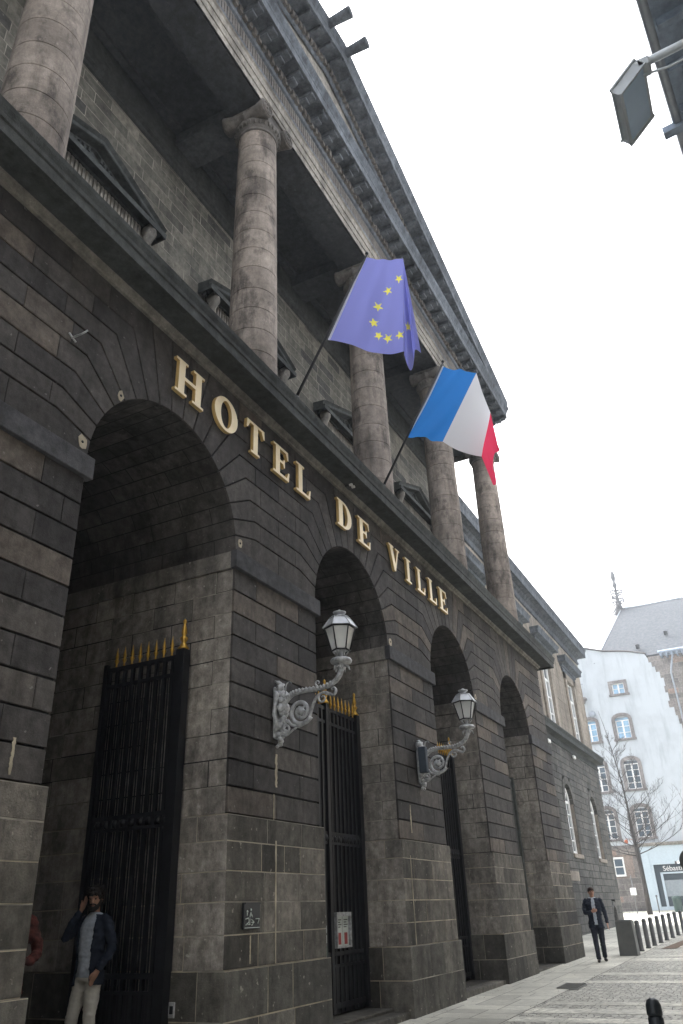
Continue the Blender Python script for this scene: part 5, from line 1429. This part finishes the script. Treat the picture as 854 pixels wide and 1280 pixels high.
def person(label, base, face, spec):
    root = thing('person', label, 'person', base); f = Fig(base, face, spec.get('k', 1.0))
    body = MB(); H = f.head(body, spec['head'], spec.get('yaw', 0), spec.get('pitch', 0))
    hc = V(spec['head']); nk = V(spec['neck'])
    f.tube(body, [nk - V((0, 0, .06)), nk, lerp(nk, hc, .55)], [.068, .058, .056])
    f.loft(body, [(z, cl, cf, rl - .018, rf - .018) for z, cl, cf, rl, rf in spec['torso']])
    for a in spec['arms']: f.tube(body, a['pts'], [r * .72 for r in a['rad']]); f.hand(body, f.p(*a['pts'][-1]), sum((f.L * a['d'][0], f.F * a['d'][1], V((0, 0, a['d'][2]))), V()), sum((f.L * a['t'][0], f.F * a['t'][1], V((0, 0, a['t'][2]))), V()), a['curl'])
    for l in spec['legs']: f.leg(body, l[0], l[1], l[2], (.07, .06, .045, .046, .036, .03)); f.tube(body, [l[2], (l[2][0], l[2][1] + .02, .05), (l[2][0], l[2][1] + .1, .04)], [.03, .035, .025])
    bm_ = to_mesh_remeshed(body, .0075 * f.k, 1)
    f.face(bm_, H)
    bo = obj('body', bm_, ['skin', 'eye', 'lip'], root)
    # trousers
    tr = MB(); f.loft(tr, spec['hips'])
    for l in spec['legs']: f.leg(tr, l[0], l[1], (l[2][0], l[2][1], l[2][2] - .03), spec.get('legr', (.098, .090, .074, .070, .064, .062)))
    obj('trousers', to_mesh_remeshed(tr, .012, 2, .008), spec['mtr'], root)
    for l in spec['legs']:
        sh = MB(); f.shoe(sh, l[2], l[3]); obj('shoe', sh, 'shoe', root)
    st = MB(); f.loft(st, spec['torso']); 
    if spec.get('collar'): f.tube(st, [nk - V((0, 0, .05)), nk - V((0, -.005, .005))], [.085, .066], 14)
    obj('shirt', to_mesh_remeshed(st, .012, 1, .012), spec['msh'], root)
    jk = MB(); a0, a1 = spec['open']
    f.loft(jk, [(z, cl, cf - .005, rl + .028, rf + .026) for z, cl, cf, rl, rf in spec['jtorso']], 28, 0, a0, a1, .024)
    for a in spec['arms']: f.tube(jk, a['pts'][:-1] + [tuple(lerp(V(a['pts'][-2]), V(a['pts'][-1]), .90))], a['rad'])
    obj('jacket', to_mesh_remeshed(jk, .012, 2, .012), spec['mj'], root)
    hr = MB()
    for z, rl, rf, cf in spec['hair']: pass
    n = 20; vs = []; fs = []; S = spec['hair']
    for z, rl, rf, cf in S:
        for k in range(n):
            t = 2 * PI * k / n; w = 1 + .05 * math.sin(5 * t + z * 90) + .04 * math.sin(9 * t + 2)
            vs.append(H(rl * w * math.cos(t), cf + rf * w * math.sin(t), z))
    for i in range(len(S) - 1):
        for k in range(n): fs.append((i * n + k, i * n + (k + 1) % n, (i + 1) * n + (k + 1) % n, (i + 1) * n + k))
    fs.append(tuple(reversed(range(n)))); fs.append(tuple((len(S) - 1) * n + k for k in range(n)))
    hr.add(vs, fs, 0, True)
    rh = random.Random(3)
    for i in range(spec.get('curls', 0)):
        z, rl, rf, cf = S[rh.randrange(1, len(S) - 1)]; t = rh.uniform(0, 2 * PI)
        q = H(rl * math.cos(t) * 1.03, cf + rf * math.sin(t) * 1.03, z + rh.uniform(-.012, .012)); r = rh.uniform(.012, .024)
        hr.lathe(q, [(r * .4, -r), (r * .9, -r * .5), (r, 0), (r * .9, r * .5), (r * .4, r)], 7)
    obj('hair', hr, spec['mhair'], root)
    if spec.get('beard'):
        br = MB()
        for sgn in (-1, 1):
            br.tube([H(sgn * .070, .01, -.0), H(sgn * .064, .035, -.05), H(sgn * .045, .065, -.085), H(0, .080, -.105)], [.012, .022, .028, .034], 8)
        br.tube([H(-.04, .078, -.05), H(0, .096, -.040), H(.04, .078, -.05)], [.008, .011, .008], 6)
        br.tube([H(0, .085, -.08), H(0, .075, -.13)], [.034, .024], 10)
        obj('beard', to_mesh_remeshed(br, .006, 1), spec['mhair'], root)
    return root
HAIR = [(.02, .078, .075, -.034), (.05, .082, .098, -.018), (.08, .079, .100, -.010), (.105, .064, .084, -.008), (.125, .040, .055, -.008), (.135, .015, .02, -.008)]
T1 = [(.90, 0, .01, .165, .12), (1.05, 0, .015, .155, .115), (1.25, 0, .02, .17, .125), (1.42, 0, .01, .185, .125), (1.52, 0, -.005, .165, .10), (1.585, 0, -.015, .085, .07)]
J1 = [(.82, .0, .0, .185, .14)] + T1[1:5] + [(1.575, 0, -.015, .10, .08)]
man1 = dict(k=.97, head=(0.02, .03, 1.735), yaw=-.42, pitch=-.1, neck=(0, -.005, 1.60),
    torso=T1, jtorso=J1, open=(math.radians(118), math.radians(412)), hips=[(.86, 0, 0, .17, .125), (.95, 0, 0, .165, .12), (1.04, 0, .005, .158, .115)],
    arms=[dict(pts=[(-.15, 0, 1.53), (-.20, -.01, 1.50), (-.25, .12, 1.36), (-.26, .19, 1.31), (-.20, .18, 1.46), (-.135, .10, 1.62)], rad=[.065, .068, .058, .055, .046, .038], d=(.35, -.25, 1), t=(.2, 1, .1), curl=.25),
          dict(pts=[(.15, 0, 1.53), (.20, -.01, 1.50), (.27, -.04, 1.30), (.29, -.05, 1.20), (.25, .03, 1.06), (.215, .09, .965)], rad=[.065, .068, .060, .056, .050, .043], d=(-.35, .30, -.85), t=(0, 1, .2), curl=.3)],
    legs=[((.09, 0, .90), (.10, .03, .50), (.11, .0, .10), -.1), ((-.09, 0, .90), (-.12, .08, .50), (-.13, .10, .10), .3)],
    mtr='chino', msh='shirt', mj='navy', mhair='hair', hair=[(-.05, .066, .05, -.052), (-.02, .078, .062, -.046), (.02, .086, .080, -.034), (.05, .092, .108, -.016), (.08, .094, .116, -.010), (.115, .084, .102, -.008), (.145, .058, .075, -.008), (.16, .02, .03, -.008)], curls=110, beard=True, collar=True)
person('bearded man in navy jacket and pale trousers by the open gate', (7.92, 1.48, .272), (-.99, .02), man1)
man2 = dict(k=1.01, head=(0.0, .03, 1.715), yaw=-.25, pitch=.05, neck=(0, -.005, 1.585), torso=T1, jtorso=J1, open=(math.radians(104), math.radians(436)),
    hips=[(.86, 0, 0, .16, .12), (.95, 0, 0, .16, .12), (1.04, 0, .005, .155, .115)],
    arms=[dict(pts=[(-.15, 0, 1.53), (-.20, -.01, 1.50), (-.26, -.03, 1.30), (-.25, .02, 1.20), (-.16, .16, 1.20), (-.06, .20, 1.24)], rad=[.065, .07, .062, .058, .048, .040], d=(1, .15, .2), t=(0, 0, 1), curl=.7),
          dict(pts=[(.15, 0, 1.53), (.20, -.01, 1.50), (.26, -.03, 1.28), (.28, -.03, 1.20), (.30, .02, 1.02), (.30, .06, .92)], rad=[.065, .07, .062, .058, .048, .040], d=(0, .15, -1), t=(-.2, 1, 0), curl=.5)],
    legs=[((.09, 0, .90), (.09, .02, .50), (.10, -.18, .13), -.1), ((-.09, 0, .90), (-.09, .16, .53), (-.08, .22, .10), .1)],
    mtr='navy2', msh='shirt', mj='navy', mhair='brownhair', hair=[(.0, .080, .075, -.03), (.03, .084, .098, -.018), (.045, .088, .112, .0), (.08, .084, .108, -.004), (.11, .068, .088, -.006), (.13, .04, .055, -.008), (.14, .015, .02, -.008)])
person('man in dark blue jacket and trousers walking past the arcade', (25.3, -.98, gz(25.3)), (-1, -.22), man2)
man3 = dict(man1); man3.update(k=.98, mj='maroon', mtr='navy2', beard=False, open=(math.radians(100), math.radians(440)), yaw=.3,
    arms=[dict(pts=[(-.15, 0, 1.53), (-.20, -.01, 1.50), (-.27, 0, 1.30), (-.27, .04, 1.20), (-.18, .20, 1.18), (-.10, .26, 1.22)], rad=[.065, .07, .062, .058, .048, .040], d=(1, .3, .2), t=(0, 0, 1), curl=.7),
          dict(pts=[(.15, 0, 1.53), (.20, -.01, 1.50), (.29, .02, 1.28), (.30, .06, 1.18), (.22, .24, 1.12), (.12, .30, 1.14)], rad=[.065, .07, .062, .058, .048, .040], d=(-.8, .5, .2), t=(0, .3, 1), curl=.6)])
person('person in maroon patterned jacket mostly hidden behind the near pier', (6.62, 1.42, .275), (-.6, -.8), man3)
mb = MB(); mb.cbox(6.14, 6.20, .86, 1.02, 1.08, 1.36, .004)
P3 = mb

hm = bpy.data.materials.new('thin_glare_haze'); hm.use_nodes = True; ht = hm.node_tree; ht.nodes.clear()
ho = ht.nodes.new('ShaderNodeOutputMaterial'); hv = ht.nodes.new('ShaderNodeVolumePrincipled')
hv.inputs['Color'].default_value = (.88, .94, 1.0, 1); hv.inputs['Density'].default_value = GLARE_HAZE; hv.inputs['Anisotropy'].default_value = .3
ht.links.new(hv.outputs[0], ho.inputs['Volume']); M['glare_haze'] = hm
mb = MB(); mb.box(-2100, 2100, -2100, 2100, -1.9, 41)  # scattering box added mainly to imitate lens glare, besides slight distance haze
hz = obj('glare_haze', mb, 'glare_haze'); hz['kind'] = 'stuff'
# ------------------------------------------------------------------ world, sun, camera
w = bpy.data.worlds.new('World'); scene.world = w; w.use_nodes = True
t = w.node_tree; t.nodes.clear()
out = t.nodes.new('ShaderNodeOutputWorld'); bg = t.nodes.new('ShaderNodeBackground'); sky = t.nodes.new('ShaderNodeTexSky')
sky.sky_type = 'NISHITA'; sky.sun_disc = False
SE, SR = math.radians(50), math.radians(30)
sky.sun_elevation = SE; sky.sun_rotation = SR; sky.air_density = 1.0; sky.dust_density = 6.0; sky.ozone_density = 1.0
hs = t.nodes.new('ShaderNodeHueSaturation'); hs.inputs['Saturation'].default_value = .22
t.links.new(sky.outputs[0], hs.inputs['Color']); t.links.new(hs.outputs[0], bg.inputs['Color'])
bg.inputs['Strength'].default_value = .15; t.links.new(bg.outputs[0], out.inputs[0])
sl = bpy.data.lights.new('sun', 'SUN'); sl.energy = 0.9; sl.angle = math.radians(25); sl.color = (1, .97, .92)
so = bpy.data.objects.new('sun', sl); COL.objects.link(so)
# nishita: rotation measured from +Y towards +X ; sun direction vector
sd = V((math.sin(SR) * math.cos(SE), math.cos(SR) * math.cos(SE), math.sin(SE)))
so.rotation_euler = sd.to_track_quat('Z', 'Y').to_euler()
cam = bpy.data.cameras.new('camera'); co = bpy.data.objects.new('camera', cam); COL.objects.link(co); scene.camera = co
cam.sensor_fit = 'VERTICAL'; cam.sensor_height = 24; cam.lens = 18.0; cam.clip_end = 6000; cam.clip_start = .05
Rr = ((0.46127298, 0.39679396, 0.79358792), (-0.88657722, 0.24116738, 0.39473932), (-0.03475734, -0.88565956, 0.46303248))
m = Matrix(((Rr[0][0], -Rr[0][1], -Rr[0][2], 0), (Rr[1][0], -Rr[1][1], -Rr[1][2], -6), (Rr[2][0], -Rr[2][1], -Rr[2][2], 1.7), (0, 0, 0, 1)))
co.matrix_world = m
vs_ = scene.view_settings; vs_.view_transform = 'Standard'; vs_.look = 'None'; vs_.exposure = 2.42; vs_.gamma = 1
scene.cycles.max_bounces = 6; scene.cycles.diffuse_bounces = 4
